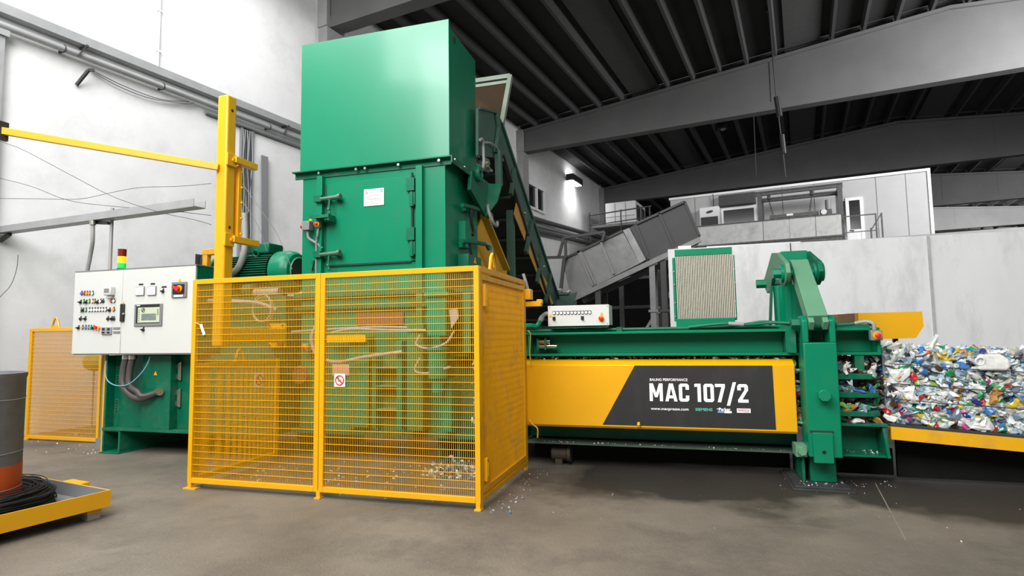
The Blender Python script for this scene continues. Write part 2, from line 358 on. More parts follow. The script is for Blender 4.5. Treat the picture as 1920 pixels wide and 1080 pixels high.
# ribbed roof slabs
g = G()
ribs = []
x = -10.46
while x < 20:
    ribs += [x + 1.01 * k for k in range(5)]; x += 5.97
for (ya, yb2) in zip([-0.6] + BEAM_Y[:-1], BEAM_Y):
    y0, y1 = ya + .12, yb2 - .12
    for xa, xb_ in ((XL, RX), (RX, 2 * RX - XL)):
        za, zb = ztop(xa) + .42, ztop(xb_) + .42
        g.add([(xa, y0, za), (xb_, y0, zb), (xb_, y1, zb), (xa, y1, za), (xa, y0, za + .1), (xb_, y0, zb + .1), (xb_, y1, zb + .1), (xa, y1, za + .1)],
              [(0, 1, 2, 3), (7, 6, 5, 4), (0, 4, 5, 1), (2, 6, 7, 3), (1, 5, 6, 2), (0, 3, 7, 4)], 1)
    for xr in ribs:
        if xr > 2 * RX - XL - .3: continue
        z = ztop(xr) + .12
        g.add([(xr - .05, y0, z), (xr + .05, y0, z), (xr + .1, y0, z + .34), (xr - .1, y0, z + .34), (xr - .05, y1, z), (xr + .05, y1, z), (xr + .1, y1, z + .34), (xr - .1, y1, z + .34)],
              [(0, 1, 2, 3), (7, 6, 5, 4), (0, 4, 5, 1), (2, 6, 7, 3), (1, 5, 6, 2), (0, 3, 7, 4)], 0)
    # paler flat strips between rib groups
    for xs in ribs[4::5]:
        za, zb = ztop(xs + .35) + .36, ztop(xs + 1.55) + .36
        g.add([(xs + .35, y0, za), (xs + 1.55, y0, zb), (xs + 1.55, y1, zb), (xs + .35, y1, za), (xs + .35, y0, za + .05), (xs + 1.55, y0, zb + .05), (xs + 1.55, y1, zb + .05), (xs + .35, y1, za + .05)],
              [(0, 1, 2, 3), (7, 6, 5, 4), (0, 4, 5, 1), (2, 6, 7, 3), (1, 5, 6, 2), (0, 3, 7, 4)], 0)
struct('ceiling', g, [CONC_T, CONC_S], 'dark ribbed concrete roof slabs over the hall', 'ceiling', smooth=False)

# bunker wall behind the press
g = G(); g.box(-.25, 4.24, 12, 12.3, 0, 3.17); g.box(4.27, 9, 12.02, 12.32, 0, 3.17); g.box(-.05, .2, 12.1, 12.3, 3.17, 3.24); g.box(.5, 2.2, 12.1, 12.3, 3.17, 3.2)
struct('wall_bunker', g, CONC_B, 'white concrete bunker wall behind the oil cooler and the gate cylinder', 'wall', frame=None)
g = G(); g.box(1.995, 2.012, 11.995, 12.05, 2.85, 3.165); struct('trim_2', g, GAP, 'short dark crack at the top of the white bunker wall', 'wall crack', frame=None)
g = G(); g.box(4.235, 4.275, 11.985, 12.0, .2, 3.16)
struct('trim_3', g, JOINT, 'grey filled joint running down the white bunker wall', 'wall joint', frame=None)

# mezzanine: slab, dark wall added for the shaded void below
g = G(); g.box(-5.4, 22, 24.3, 33, 4.45, 4.78); g.box(-10.2, -7.0, 30.6, 34, 7.35, 7.5); struct('mezzanine_slab', g, CONC_G, 'concrete mezzanine floor slab under the site cabin', 'floor')
g = G(); g.box(-5.4, 22, 30, 30.25, 0, 4.45); g.box(XL + .4, -5.4, 30, 30.25, 0, 5.0); struct('wall_void', g, VOID_K, 'black wall added for the shaded void under the mezzanine behind the grey chute', 'wall')

# ------------------------------------------------ left wall services
XS = XL + .004; YE = 11.2
t = thing('cable_trunking', W(XL, 5, 6.74), 'grey metal cable trunking running along the left wall to the tall hopper', 'trunking')
g = G(); g.box(XS, XL + .19, -3, YE, 6.77, 6.785); g.box(XL + .175, XL + .19, -3, YE, 6.77, 6.93); g.box(XS, XL + .02, -3, YE, 6.77, 6.93)
for y in (5.2, 8.1, 10.6): g.box(XL + .188, XL + .193, y, y + .015, 6.77, 6.93)
obj('tray', g, TRUNKM, t, frame='b')
for y in (5.55, 8.4, 10.1):
    g = G(); g.box(XS, XL + .24, y, y + .04, 6.73, 6.765); obj('bracket', g, DARKST, t, frame='b')
    g = G(); g.bar((XL + .225, y + .02, 6.77), (XL + .22, y - .12, 6.5), .02, .02); obj('bracket_brace', g, DARKST, t, frame='b')
t = thing('service_pipe', W(XL, 5, 6.5), 'grey service pipe clamped to the left wall just under the cable trunking', 'pipe')
g = G(); g.cyl((XL + .14, -3, 6.575), (XL + .14, YE, 6.575), .06, n=14); obj('pipe', g, TRUNKM, t, frame='b')
for y in (5.25, 7.0, 9.6): g = G(); g.torus((XL + .14, y, 6.575), (0, 1, 0), .065, .01, n=16, k=6); g.box(XS, XL + .1, y - .02, y + .02, 6.53, 6.56); obj('clamp', g, DARKST, t, frame='b')
g = G(); g.cyl((XL + .06, 8.0, 6.41), (XL + .06, YE, 6.41), .045, n=12)
tag(obj('service_pipe', g, GREYP, frame='b'), 'thin lower pipe lying against the left wall behind the mast, lowest under the trunking', 'pipe')
g = G(); g.tube(spline([(XL + .08, 5.7, 6.4), (XL + .09, 6.2, 6.28), (XL + .09, 6.8, 6.27), (XL + .09, 7.5, 6.42), (XL + .1, 7.7, 6.5)]), .012, n=6); g.tube(spline([(XL + .06, 5.72, 6.42), (XL + .07, 6.3, 6.33), (XL + .07, 7.0, 6.33), (XL + .08, 7.6, 6.5)]), .012, n=6)
tag(obj('sagging_cable', g, GREYP, frame='b'), 'pair of thin grey cables sagging under the wall pipe', 'cable')
g = G(); g.bar((XL + .03, 5.52, 6.05), (XL + .2, 5.62, 6.33), .05, .04); g.bar((XL + .2, 5.62, 6.33), (XL + .22, 5.7, 6.36), .05, .05)
tag(obj('wall_bracket', g, DARKST, frame='b'), 'small dark angled bracket hanging below the left wall pipes', 'bracket')
g = G(); g.cyl((XL + .03, 6.95, 6.94), (XL + .03, 6.95, 10), .022, n=10)
for z in (7.3, 8.15, 9): g.box(XS, XL + .06, 6.91, 6.99, z, z + .03)
tag(obj('conduit', g, FRAMEW, frame='b'), 'thin white vertical conduit above the cable trunking', 'conduit')
t = thing('cable_riser', W(XL, 9.1, 3), 'bundle of grey cables in an open channel on the wall behind the yellow mast', 'cables')
g = G(); g.box(XS, XL + .02, 8.92, 9.22, 2.6, 6.36); g.box(XS, XL + .07, 8.9, 8.93, 2.6, 6.36); g.box(XS, XL + .07, 9.21, 9.24, 2.6, 6.36); obj('channel', g, GREYP, t, frame='b')
rr = random.Random(3)
for k in range(7):
    y = 8.95 + k * .04; g = G()
    g.tube([(XL + .05 + rr.uniform(0, .02), y + .02 * sin(i * 1.1 + k * 2), 6.34 - i * .3) for i in range(13)], .014, n=6); obj('cable', g, [HOSEG, GREYP, DARKST][k % 3], t, frame='b')
g = G(); g.obox((XL + .14, 9.52, 4.7), V((0, .095, 0)), V((.012, 0, 0)), V((-.05, .01, 1.15)))
tag(obj('metal_strip', g, GREYP, frame='b'), 'flat grey metal strip standing upright against the wall between mast and hopper', 'metal strip')
g = G(); g.box(XL + .003, XL + .16, 4.1, 4.42, 0, 6.5); g.box(XL + .003, XL + .2, 4.05, 4.46, 6.4, 6.5)
tag(obj('wall_duct', g, TRUNKM, frame='b'), 'vertical grey duct on the wall at the left edge of the picture', 'duct')
g = G(); g.box(XS, XL + .02, 7.9, 8.1, 3.0, 3.3); g.tube(spline([(XL + .03, 8.0, 2.8), (XL + .06, 8.0, 3.2), (XL + .06, 8.06, 3.24), (XL + .05, 8.1, 3.1)]), .025)
tag(obj('wall_valve', g, DARKST, frame='b'), 'small grey valve plate on the wall left of the yellow mast foot', 'valve')

# window, floodlight, pipes on the far part of the left wall
t = thing('window_1', W(XL, 25.4, 7.5), 'white framed wall window right of the conveyor head', 'window'); t['kind'] = 'structure'
g = G()
for a in (24.3, 25.5, 26.45): g.box(XS, XL + .14, a - .07, a + .07, 7.5, 8.8)
g.box(XS, XL + .16, 24.2, 26.55, 8.62, 8.84); g.box(XS, XL + .14, 24.2, 26.55, 7.5, 7.6); obj('frame', g, FRAMEW, t, frame='b')
g = G(); g.box(XL + .03, XL + .05, 24.3, 26.4, 7.55, 8.65); obj('pane', g, GLASSD, t, frame='b')
t = thing('floodlight', W(XL, 30.2, 10), 'lit floodlight high on the left wall near its far beam', 'lamp')
g = G(); g.box(XL + .08, XL + .5, 29.6, 31.2, 9.98, 10.34); g.box(XS, XL + .1, 30.3, 30.5, 10, 10.3); obj('housing', g, DARKST, t, frame='b', bevel=.02)
g = G(); g.box(XL + .1, XL + .45, 29.7, 31.1, 9.955, 9.982); g.box(XL + .1, XL + .4, 29.8, 31.0, 10.338, 10.36); obj('lens', g, FLOODW, t, frame='b')
for k, (z, r) in enumerate(((7.25, .12), (6.95, .09), (6.7, .12))):
    g = G(); g.cyl((XL + .3, 24.4, z - .3), (XL + .3, 35.4, z + .3), r, n=12)
    tag(obj('sloping_pipe', g, RUST if k != 1 else GREYP, frame='b'), ['grey pipe on the far left wall, topmost of the three under the window', 'thinner grey pipe on the far left wall, between two thicker ones', 'grey pipe on the far left wall, lowest of the three under the window'][k], 'pipe', 'pipes under the wall window')

# air handling unit and guard rail on the far left platform
t = thing('air_handling_unit', W(-8.6, 31.8, 7.5), 'big white air handling unit on the far left platform under the roof beam', 'air unit')
g = G(); g.box(-9.55, -7.85, 31, 33.2, 7.5, 8.75)
obj('casing', g, FRAMEW, t, frame='b', bevel=.03)
for a in (-9.0, -8.4): g = G(); g.box(a - .012, a + .012, 30.985, 31, 7.55, 8.7); obj('panel_seam', g, GREYP, t, frame='b')
g = G(); g.box(-9.5, -7.9, 30.985, 31, 7.93, 7.96); obj('panel_seam', g, GREYP, t, frame='b')
g = G(); g.box(-7.85, -7.83, 31.2, 32.0, 7.7, 8.55); g.box(-7.85, -7.83, 32.2, 33.0, 7.7, 8.55); obj('grille', g, DARKST, t, frame='b')
t = thing('guard_rail', W(-9, 29.3, 7.2), 'thin grey guard rail in front of the white air handling unit', 'railing')
g = G(); g.cyl((-9.95, 29.3, 7.8), (-6.6, 29.3, 7.95), .035, n=8); g.cyl((-9.95, 29.3, 7.25), (-6.6, 29.3, 7.4), .03, n=8); obj('rail', g, RUST, t, frame='b')
for x in (-9.9, -8.2, -6.7): g = G(); g.cyl((x, 29.3, 6.4), (x, 29.3, 7.95), .035, n=8); obj('post', g, RUST, t, frame='b')

# site cabin
t = thing('site_cabin', W(-.3, 27, 4.78), 'pale grey panel cabin on the mezzanine below the roof beam', 'cabin')
g = G(); g.box(-5.2, 4.62, 27, 30, 4.78, 7.62)
obj('wall', g, PANELW, t, frame='b', label='pale grey panel walls')
g = G(); g.box(-5.25, 4.7, 26.93, 30.05, 7.6, 7.7); g.box(4.6, 4.7, 26.94, 27.0, 4.78, 7.6); obj('roof_trim', g, FRAMEW, t, frame='b')
for a in (-4.1, -2.9, -1.7, -.5, .7, 2.9, 3.9): g = G(); g.box(a - .01, a + .01, 26.985, 27, 4.8, 7.6); obj('panel_seam', g, GREYP, t, frame='b')
dr = G(); dr.box(1.8, 2.42, 26.95, 27, 6.74, 6.86); dr.box(1.8, 1.92, 26.95, 27, 4.8, 6.86); dr.box(2.3, 2.42, 26.95, 27, 4.8, 6.86); dr.box(1.92, 2.3, 26.96, 27, 5.45, 5.55); dr.box(1.92, 2.3, 26.965, 27, 4.8, 5.45)
d_ = obj('door', dr, FRAMEW, t, frame='b', label='white framed glass door')
g = G(); g.box(1.92, 2.3, 26.97, 26.99, 5.55, 6.74); obj('pane', g, GLASSD, d_, frame='b')
g = G(); g.bar((1.9, 26.93, 5.52), (2.05, 26.93, 5.5), .03, .03); obj('handle', g, BLACK, d_, frame='b')
g = G(); g.box(1.55, 1.8, 26.98, 27, 4.8, 6.75); obj('dark_opening', g, GLASSD, t, frame='b')
w_ = G(); w_.box(-3.0, -1.55, 26.94, 27, 6.86, 6.97); w_.box(-3.0, -2.9, 26.94, 27, 5.9, 6.97); w_.box(-1.65, -1.55, 26.94, 27, 5.9, 6.97)
wo = obj('window_frame', w_, FRAMEW, t, frame='b')
g = G(); g.box(-2.9, -1.65, 26.96, 26.99, 5.9, 6.86); obj('pane', g, GLASSD, wo, frame='b')
g = G(); g.box(-3.05, -1.55, 26.7, 27, 7.02, 7.5); obj('shutter_box', g, SHEETD, t, frame='b', bevel=.02)
t = thing('air_conditioner', W(-3.4, 26.8, 5.9), 'pale air conditioner unit with an oval badge beside the cabin window', 'air conditioner')
g = G(); g.box(-3.86, -3.02, 26.45, 26.98, 6.1, 7.0); obj('casing', g, FRAMEW, t, frame='b', bevel=.03)
g = G(); g.box(-3.8, -3.08, 26.43, 26.452, 6.12, 6.55); obj('grille', g, DARKST, t, frame='b')
g = G(); g.lathe((-3.42, 26.45, 6.77), (0, -1, 0), [(0, .15), (.012, .15)], n=24)
g.v = [V((p.x, p.y, 6.77 + (p.z - 6.77) * .38 + (p.x + 3.42) * .18)) for p in g.v]; obj('badge', g, DARKST, t, frame='b')
g = G(); g.cyl((-3.3, 26.9, 7.0), (-3.3, 26.9, 7.65), .015, n=8); obj('cable', g, DARKST, t, frame='b')

# parapet of four plates, hoist frame, railing
t = thing('parapet', W(-1, 24.5, 4.78), 'stained concrete parapet of four plates in front of the site cabin', 'parapet')
for a, b in ((-3.75, -1.2), (-1.19, -.27), (-.26, .62), (.63, 1.48)):
    g = G(); g.box(a, b - .01, 24.45, 24.6, 5.02, 5.79); obj('plate', g, CONC_P, t, frame='b')
g = G(); g.box(-3.75, 1.5, 24.42, 24.7, 5.79, 5.83); g.box(-3.75, 1.5, 24.4, 24.7, 4.96, 5.02); g.box(-3.75, 1.48, 24.43, 24.65, 4.72, 4.96); obj('edge_rail', g, RUST, t, frame='b')
t = thing('hoist_frame', W(.1, 25.2, 5.8), 'rusty steel portal frame with two top beams standing behind the parapet', 'hoist frame')
for x in (-1.3, 1.5):
    for y in (24.85, 26.2): g = G(); g.box(x - .08, x + .08, y - .07, y + .07, 4.78, 6.92); obj('post', g, RUST, t, frame='b')
for y in (24.85, 26.2): g = G(); g.box(-1.45, 1.6, y - .06, y + .06, 6.88, 6.93); g.box(-1.45, 1.6, y - .06, y + .06, 7.0, 7.05); g.box(-1.45, 1.6, y - .02, y + .02, 6.9, 7.03); obj('top_beam', g, RUST, t, frame='b')
for x in (-1.3, 1.5): g = G(); g.box(x - .06, x + .06, 24.85, 26.2, 6.86, 7.0); obj('cross_beam', g, RUST, t, frame='b')
for k, x in enumerate((-.95, .55)):
    t = thing('chain_hoist', W(x, 24.75, 6.1), ['chain hoist hanging from the left end of the rusty portal frame', 'chain hoist hanging from the rusty portal frame nearer the gear motor'][k], 'chain hoist', 'chain hoists on the portal frame')
    g = G(); g.box(x - .06, x + .06, 24.69, 24.81, 6.66, 6.86); obj('hook_block', g, BLACK, t, frame='b', bevel=.02)
    g = G(); dx = .12 if k == 0 else -.1
    for i in range(9): g.torus((x + dx * i / 9, 24.75, 6.64 - i * .068), (1, .2, 0) if i % 2 else (0, 1, 0), .03, .01, n=10, k=5)
    obj('chain', g, DARKST, t, frame='b')
    g = G(); g.torus((x + dx, 24.75, 6.02), (0, 1, 0), .05, .016, n=14, k=6, a0=0, a1=4.6); obj('hook', g, RUST, t, frame='b')
t = thing('gear_motor', W(1.0, 24.7, 5.85), 'small gear motor with a round flange on the parapet end', 'gear motor')
g = G(); g.box(.8, 1.2, 24.6, 24.9, 5.83, 6.05); obj('gearbox', g, RUST, t, frame='b', bevel=.02)
g = G(); g.cyl((.92, 24.6, 5.95), (.92, 24.54, 5.95), .1, n=18); obj('flange', g, STEEL, t, frame='b')
g = G(); g.cyl((1.08, 24.75, 6.05), (1.08, 24.75, 6.42), .1, n=18); obj('motor', g, GREYP, t, frame='b')
t = thing('steel_skid', W(-.2, 24.75, 5.83), 'long rusty steel skid lying along the top of the parapet', 'steel beam')
g = G(); g.box(-.95, .75, 24.62, 24.9, 5.88, 6.02)
for x in (-.8, -.2, .4): g.box(x, x + .12, 24.6, 24.92, 5.83, 5.88)
obj('beam', g, RUST, t, frame='b'); g = G(); g.box(-.35, -.12, 24.61, 24.62, 5.94, 6.01); obj('plate', g, FRAMEW, t, frame='b')
t = thing('stair_rail', W(2.4, 25, 4.78), 'steel stair railing beside the cabin door', 'railing')
g = G(); g.bar((1.5, 24.6, 5.7), (2.55, 24.6, 5.7), .04, .04); g.bar((1.5, 24.6, 5.1), (2.6, 24.6, 5.1), .03, .03); g.bar((2.4, 24.6, 5.12), (2.75, 24.6, 5.7), .04, .04); obj('rail', g, RUST, t, frame='b')
for x in (2.4, 2.57, 2.75): g = G(); g.box(x - .025, x + .025, 24.57, 24.63, 4.78, 5.72 if x > 2.5 else 5.2); obj('post', g, RUST, t, frame='b')

# pendant cable and ceiling dome lamp
t = thing('pendant_cable', (3.2, 20, 6.4), 'hanging pendant cable with grey weights in front of the second roof beam', 'pendant')
g = G(); g.tube([PY(1440, -60, 20), PY(1441, 20, 20), PY(1447, 90, 20), PY(1455, 180, 20), PY(1468, 285, 20), PY(1473, 332, 20)], .018, n=6); obj('cable', g, DARKST, t)
for a, b, r in (((1440, -20), (1441, 22), .09), ((1456, 182), (1462, 218), .09), ((1466, 253), (1470, 288), .08)):
    g = G(); g.cyl(PY(*a, 20), PY(*b, 20), r, n=12); obj('weight', g, BLACK, t)
g = G(); g.cyl(PY(1413, 215, 21), PY(1418, 330, 21), .012, n=6); tag(obj('thin_cable', g, DARKST), 'thin cable hanging left of the pendant weights', 'cable')
t = thing('ceiling_lamp', W(-3.08, 30, 11.5), 'round dark dome lamp hung under the roof slabs', 'lamp')
g = G(); g.lathe((-3.08, 30, 11.74), (0, 0, -1), [(-.15, .03), (-.1, .12), (.05, .22), (.16, .27)], n=20); obj('shade', g, DARKST, t, frame='b')
g = G(); g.cyl((-3.08, 30, 11.85), (-3.08, 30, 12.1), .02, n=8); obj('stem', g, DARKST, t, frame='b')
g = G(); g.sphere((-3.08, 30, 11.62), .14); obj('bulb', g, GREYP, t, frame='b')

# ================================================================== BALING PRESS
P = thing('baling_press', (-1.5, 7.4, 0), 'big green and yellow baling press with a tall hopper and lettered side panel', 'baling press')
YT = 6.5
# --- hopper
g = G(); g.box(-4.84, -2.69, 6.5, 6.53, 3.70, 5.47)
# side and back walls with a rolled rear corner
rc = .14; arc = [(-2.70 - rc + rc * cos(a), 7.62 - rc + rc * sin(a)) for a in [pi / 2 * k / 6 for k in range(7)]]
out = [(-2.70, 6.53)] + arc + [(-4.70, 7.62), (-4.83, 7.5), (-4.83, 6.53)]
g.prism([(x, y, 3.70) for x, y in out], (0, 0, 1.69))
hop = obj('hopper_box', g, GREEN_H, P, bevel=.004)
g = G(); c = PX(852, 75, -2.698); g.cyl(c, c + V((.004, 0, 0)), .045, n=16); obj('lifting_hole', g, GAP, hop)
g = G()
g.box(-4.9, -2.66, 6.41, 6.5, 3.675, 3.69); g.box(-4.9, -2.66, 6.485, 6.5, 3.6, 3.69); g.box(-2.75, -2.62, 6.41, 7.8, 3.675, 3.69); g.box(-2.75, -2.735, 6.5, 7.8, 3.59, 3.69)
g.box(-2.635, -2.62, 6.41, 7.8, 3.60, 3.69); g.box(-4.9, -4.8, 6.41, 7.8, 3.675, 3.69)
fl_ = obj('hopper_flange', g, GREEN_D, P)
for x in (-4.5, -3.95, -3.82, -3.35, -2.8): g = G(); g.hexb((x, 6.452, 3.645), (0, -1, 0), .018, .03); obj('bolt', g, BOLT, fl_)
for y in (6.47, 6.8, 7.5): g = G(); g.hexb((-2.615, y, 3.645), (1, 0, 0), .016, .02); obj('bolt', g, BOLT, fl_)
g = G()   # bracket with lifting ring at the rear corner
g.prism([(-2.6, 7.05, 3.66), (-2.6, 7.75, 3.66), (-2.6, 8.3, 3.68), (-2.6, 7.6, 3.16), (-2.6, 7.0, 3.4)], (-.05, 0, 0))
g.prism([(-2.6, 7.72, 3.66), (-2.44, 7.85, 3.67), (-2.48, 7.75, 3.4), (-2.6, 7.6, 3.16)], (0, .03, 0))
g.torus((-2.57, 7.24, 3.67), (1, 0, 0), .075, .035, n=20, k=8)
obj('hopper_bracket', g, GREEN_D, P)
BOLTG = mat('worn_bolt', S(84, 112, 92), .45, metal=.3, var=.4, vscale=14)
# --- tower body
g = G(); g.box(-4.79, -2.75, 6.5, 7.66, .34, 3.64)
tb = obj('tower_body', g, GREEN, P, bevel=.004)
for x0, x1 in ((-4.53, -4.45), (-3.115, -3.03)):
    g = G(); g.box(x0, x1, 6.43, 6.5, 1.62, 3.61); obj('door_post', g, GREEN, P, bevel=.003)
g = G(); g.box(-4.41, -3.135, 6.478, 6.5, 2.43, 3.5); dr = obj('access_door', g, GREEN, P, bevel=.004)
g = G(); g.box(-4.40, -3.2, 6.474, 6.48, 2.415, 2.428); g.box(-4.43, -4.412, 6.49, 6.502, 2.42, 3.5); obj('door_gap', g, GAP, dr)
for zc in (3.285, 2.56):
    g = G(); g.box(-4.54, -4.43, 6.38, 6.44, zc - .03, zc + .05); pass
    g.box(-4.38, -4.34, 6.40, 6.48, zc - .03, zc + .03); g.box(-4.24, -4.2, 6.40, 6.48, zc - .03, zc + .03)
    la = obj('latch', g, GREEN_D, dr); g = G(); g.cyl((-4.44, 6.40, zc), (-4.17, 6.40, zc + .012), .028, n=14); g.cyl((-4.19, 6.40, zc + .012), (-4.15, 6.40, zc + .014), .04, n=14); obj('latch_bolt', g, BOLTG, la)
    g = G(); g.cyl((-4.30, 6.38, zc - .02), (-4.30, 6.37, zc - .14), .014, n=10); g.sphere((-4.30, 6.365, zc - .15), .026, n=10); g.cyl((-4.30, 6.365, zc - .15), (-4.28, 6.36, zc - .21), .016, n=10); obj('latch_handle', g, GREEN_D, la)
g = G(); g.cyl((-3.17, 6.45, 2.46), (-3.17, 6.45, 3.53), .016, n=10); obj('hinge_rod', g, GAP, dr)
for zc in (3.30, 2.68):
    g = G(); g.box(-3.24, -3.13, 6.42, 6.48, zc, zc + .16); g.cyl((-3.165, 6.43, zc - .2), (-3.165, 6.43, zc - .02), .03, n=12); g.box(-3.19, -3.12, 6.42, 6.49, zc - .18, zc - .02); obj('hinge', g, GREEN_D, dr)
a = PY(683, 356, 6.476); b = PY(720, 384, 6.476)
g = G(); g.box(a.x, b.x, 6.468, 6.478, b.z, a.z); nt_ = obj('notice_plate', g, SIGNW, dr, label='white notice plate with printed lines')
g = G(); w = b.x - a.x; hh = a.z - b.z
for fx0, fx1, fz in ((.45, .78, .86), (.25, .42, .8), (.25, .42, .72), (.2, .9, .58), (.1, .45, .5), (.15, .5, .22), (.55, .85, .27), (.2, .78, .12)):
    g.box(a.x + w * fx0, a.x + w * fx1, 6.466, 6.468, b.z + hh * fz, b.z + hh * (fz + .022))
obj('printed_lines', g, GREYV, nt_)
g = G(); g.box(a.x + w * .22, a.x + w * .78, 6.466, 6.468, b.z + hh * .37, b.z + hh * .42); g.torus((a.x + w * .13, 6.467, b.z + hh * .8), (0, 1, 0), .012, .006, n=14, k=5); obj('red_print', g, PINKV, nt_)
g = G(); g.torus((a.x + w * .88, 6.467, b.z + hh * .85), (0, 1, 0), .016, .005, n=16, k=5); obj('blue_ring', g, BLUEV, nt_)
# emergency stops on the tower
def estop(par, c, box=(.05, .05, .055), ax=V((0, -1, 0)), bm=GREYP):
    g = G(); c = V(c); g.box(c.x - box[0], c.x + box[0], c.y - box[1], c.y + box[1], c.z - box[2], c.z + box[2]); o = obj('emergency_stop', g, bm, par, bevel=.008)
    off = V((ax.x * box[0], ax.y * box[1], 0))
    g = G(); g.cyl(c + off, c + off + ax * .012, .038, n=20); obj('yellow_ring', g, YEL, o)
    g = G(); g.lathe(c + off + ax * .01, ax, [(0, .014), (.02, .014), (.022, .025), (.034, .025), (.04, .016)], n=20); obj('red_knob', g, RED, o)
    return o
c1 = PY(577, 424, 6.42); estop(P, c1, (.055, .05, .06), V((-1, 0, 0)))
c2 = PY(597, 421, 6.40); estop(P, c2, (.03, .03, .045))
g = G(); g.box(c2.x - .06, c2.x + .22, 6.30, 6.45, c2.z + .085, c2.z + .1); g.box(c2.x - .06, c2.x + .22, 6.29, 6.3, c2.z + .06, c2.z + .1); g.box(c2.x + .2, c2.x + .22, 6.3, 6.45, c2.z + .02, c2.z + .1); obj('stop_hood', g, GREEN_D, P)
g = G(); g.tube(spline([c1 + V((0, 0, -.06)), c1 + V((.02, 0, -.16)), c1 + V((.14, .02, -.24)), c1 + V((.2, .03, -.3))]), .018); g.tube(spline([c2 + V((0, 0, -.045)), c2 + V((-.01, 0, -.14)), c2 + V((-.04, .02, -.25)), c2 + V((-.045, .03, -.8))]), .014); obj('stop_cable', g, GREYP, P)
g = G(); g.bar((-4.6, 6.44, 2.36), (-4.57, 6.44, 2.5), .035, .03); obj('lever', g, GREEN_D, P)
g = G(); c = PY(582, 411, 6.42); g.prism([c + V((-.025, 0, -.02)), c + V((.025, 0, -.02)), c + V((0, 0, .03))], (0, .01, 0)); obj('warning_triangle', g, YEL, P)
# right side of the tower: valve profiles and looped hoses
for (px, py) in ((890, 398), (890, 461)):
    c = PX(px, py, -2.7)
    g = G(); g.tube(spline([c + V((.03, -.55, -.02)), c + V((.05, -.2, .02)), c + V((.05, .15, .05)), c + V((.06, .32, .06)), c + V((.07, .4, .0))]), .028); g.box(-2.75, -2.66, c.y - .35, c.y - .2, c.z - .05, c.z + .02); obj('valve_block', g, GREEN_D, P)
    g = G(); g.tube(spline([c + V((.07, .28, .07)), c + V((.1, .42, .05)), c + V((.1, .47, -.05)), c + V((.09, .42, -.12))]), .018); obj('hose_end', g, HOSEG, P)
    g = G(); g.tube(spline([c + V((.04, -.3, 0)), c + V((.05, -.28, -.15)), c + V((.05, -.2, -.3)), c + V((.05, -.22, -.36))]), .02); obj('hose', g, RUBBER, P)
a = PX(872, 417, -2.7); b = PX(874, 466, -2.7); g = G(); g.box(-2.75, -2.66, a.y - .1, a.y + .1, b.z, a.z); obj('valve_profile', g, GREEN, P)
a = PX(880, 490, -2.7); g = G(); g.box(-2.75, -2.6, a.y - .3, a.y + .2, a.z - .12, a.z + .06); tb2 = obj('terminal_box', g, GREEN_D, P, bevel=.008)
g = G(); g.prism([(-2.6, a.y - .1, a.z - .04), (-2.6, a.y + .0, a.z - .04), (-2.6, a.y - .05, a.z + .04)], (.004, 0, 0)); obj('warning_triangle', g, YEL, tb2)
g = G(); g.torus((-2.55, 7.75, 3.2), (1, 0, .3), .16, .022, n=24, k=8, a0=1.2, a1=5); obj('loop_hose', g, HOSEG, P)
# yellow chain guard behind the tower
p = [PX(*q, -2.95) for q in ((907, 402), (957, 514), (896, 520), (880, 455))]; p2 = [PX(*q, -2.72) for q in ((907, 402), (950, 506))]
g = G(); g.prism(p, (-.03, 0, 0)); yg = obj('chain_guard', g, YEL_W, P)
g = G(); g.bar(p2[0] + V((.0, 0, 0)), p2[1] + V((.0, 0, 0)), .11, .03, up=(0, .7, .7)); g.bar(p[0], p2[0], .05, .05); obj('guard_flange', g, YEL, yg)

# --- power pack housing on the left
g = G()
g.box(-7.58, -4.9, 6.06, 7.9, .30, .335)                                # base plate
g.box(-7.58, -7.55, 6.08, 7.8, .335, 1.3); g.box(-7.55, -6.93, 6.2, 6.36, .335, 1.3)
g.box(-6.46, -4.92, 6.2, 6.4, .335, 1.3); g.box(-7.55, -4.92, 6.36, 7.8, .335, 2.05)
hs = obj('power_pack_housing', g, GREEN_D, P, bevel=.003)
g = G(); g.box(-6.93, -6.46, 6.08, 6.36, .335, 1.3); obj('housing_bay', g, GREEN_D, P, bevel=.003)
g = G(); c = PY(292, 700, 6.075); g.prism([c + V((-.03, 0, -.025)), c + V((.03, 0, -.025)), c + V((0, 0, .03))], (0, -.004, 0)); obj('warning_triangle', g, YEL, P)
for z in (.95, 1.33 - .28):
    pass
for (px, py) in ((334, 696), (332, 746)):
    c = PY(px, py, 6.18); c.x = -6.425; g = G(); g.cyl(c + V((0, 0, -.11)), c + V((0, 0, .11)), .02, n=12); g.box(c.x - .08, c.x, c.y - .01, c.y + .04, c.z - .1, c.z - .04); g.box(c.x - .08, c.x, c.y - .01, c.y + .04, c.z + .04, c.z + .1); g.cyl(c + V((.02, 0, -.12)), c + V((.02, 0, .12)), .016, n=10)
    obj('hinge', g, BOLT, hs)
for z in (1.17, .95, .62): g = G(); [g.cyl((-7.5, 6.21, z + k * .035), (-7.5, 6.18, z + k * .035), .009, n=8) for k in range(-2, 3)]; obj('bolt_row', g, BOLT, hs)
for (y0, y1) in ((6.07, 7.9),):
    g = G(); g.box(-7.58, -7.555, y0, y1, .0, .3); g.box(-7.30, -7.27, y0, y1, .0, .3); g.box(-7.58, -7.27, y0, y1, .285, .3); g.box(-7.58, -7.25, y0 - .04, y1, 0, .02); g.box(-7.58, -7.3, y0 + .35, y0 + .37, .02, .285)
    obj('support_foot', g, GREEN_D, P, bevel=.003)
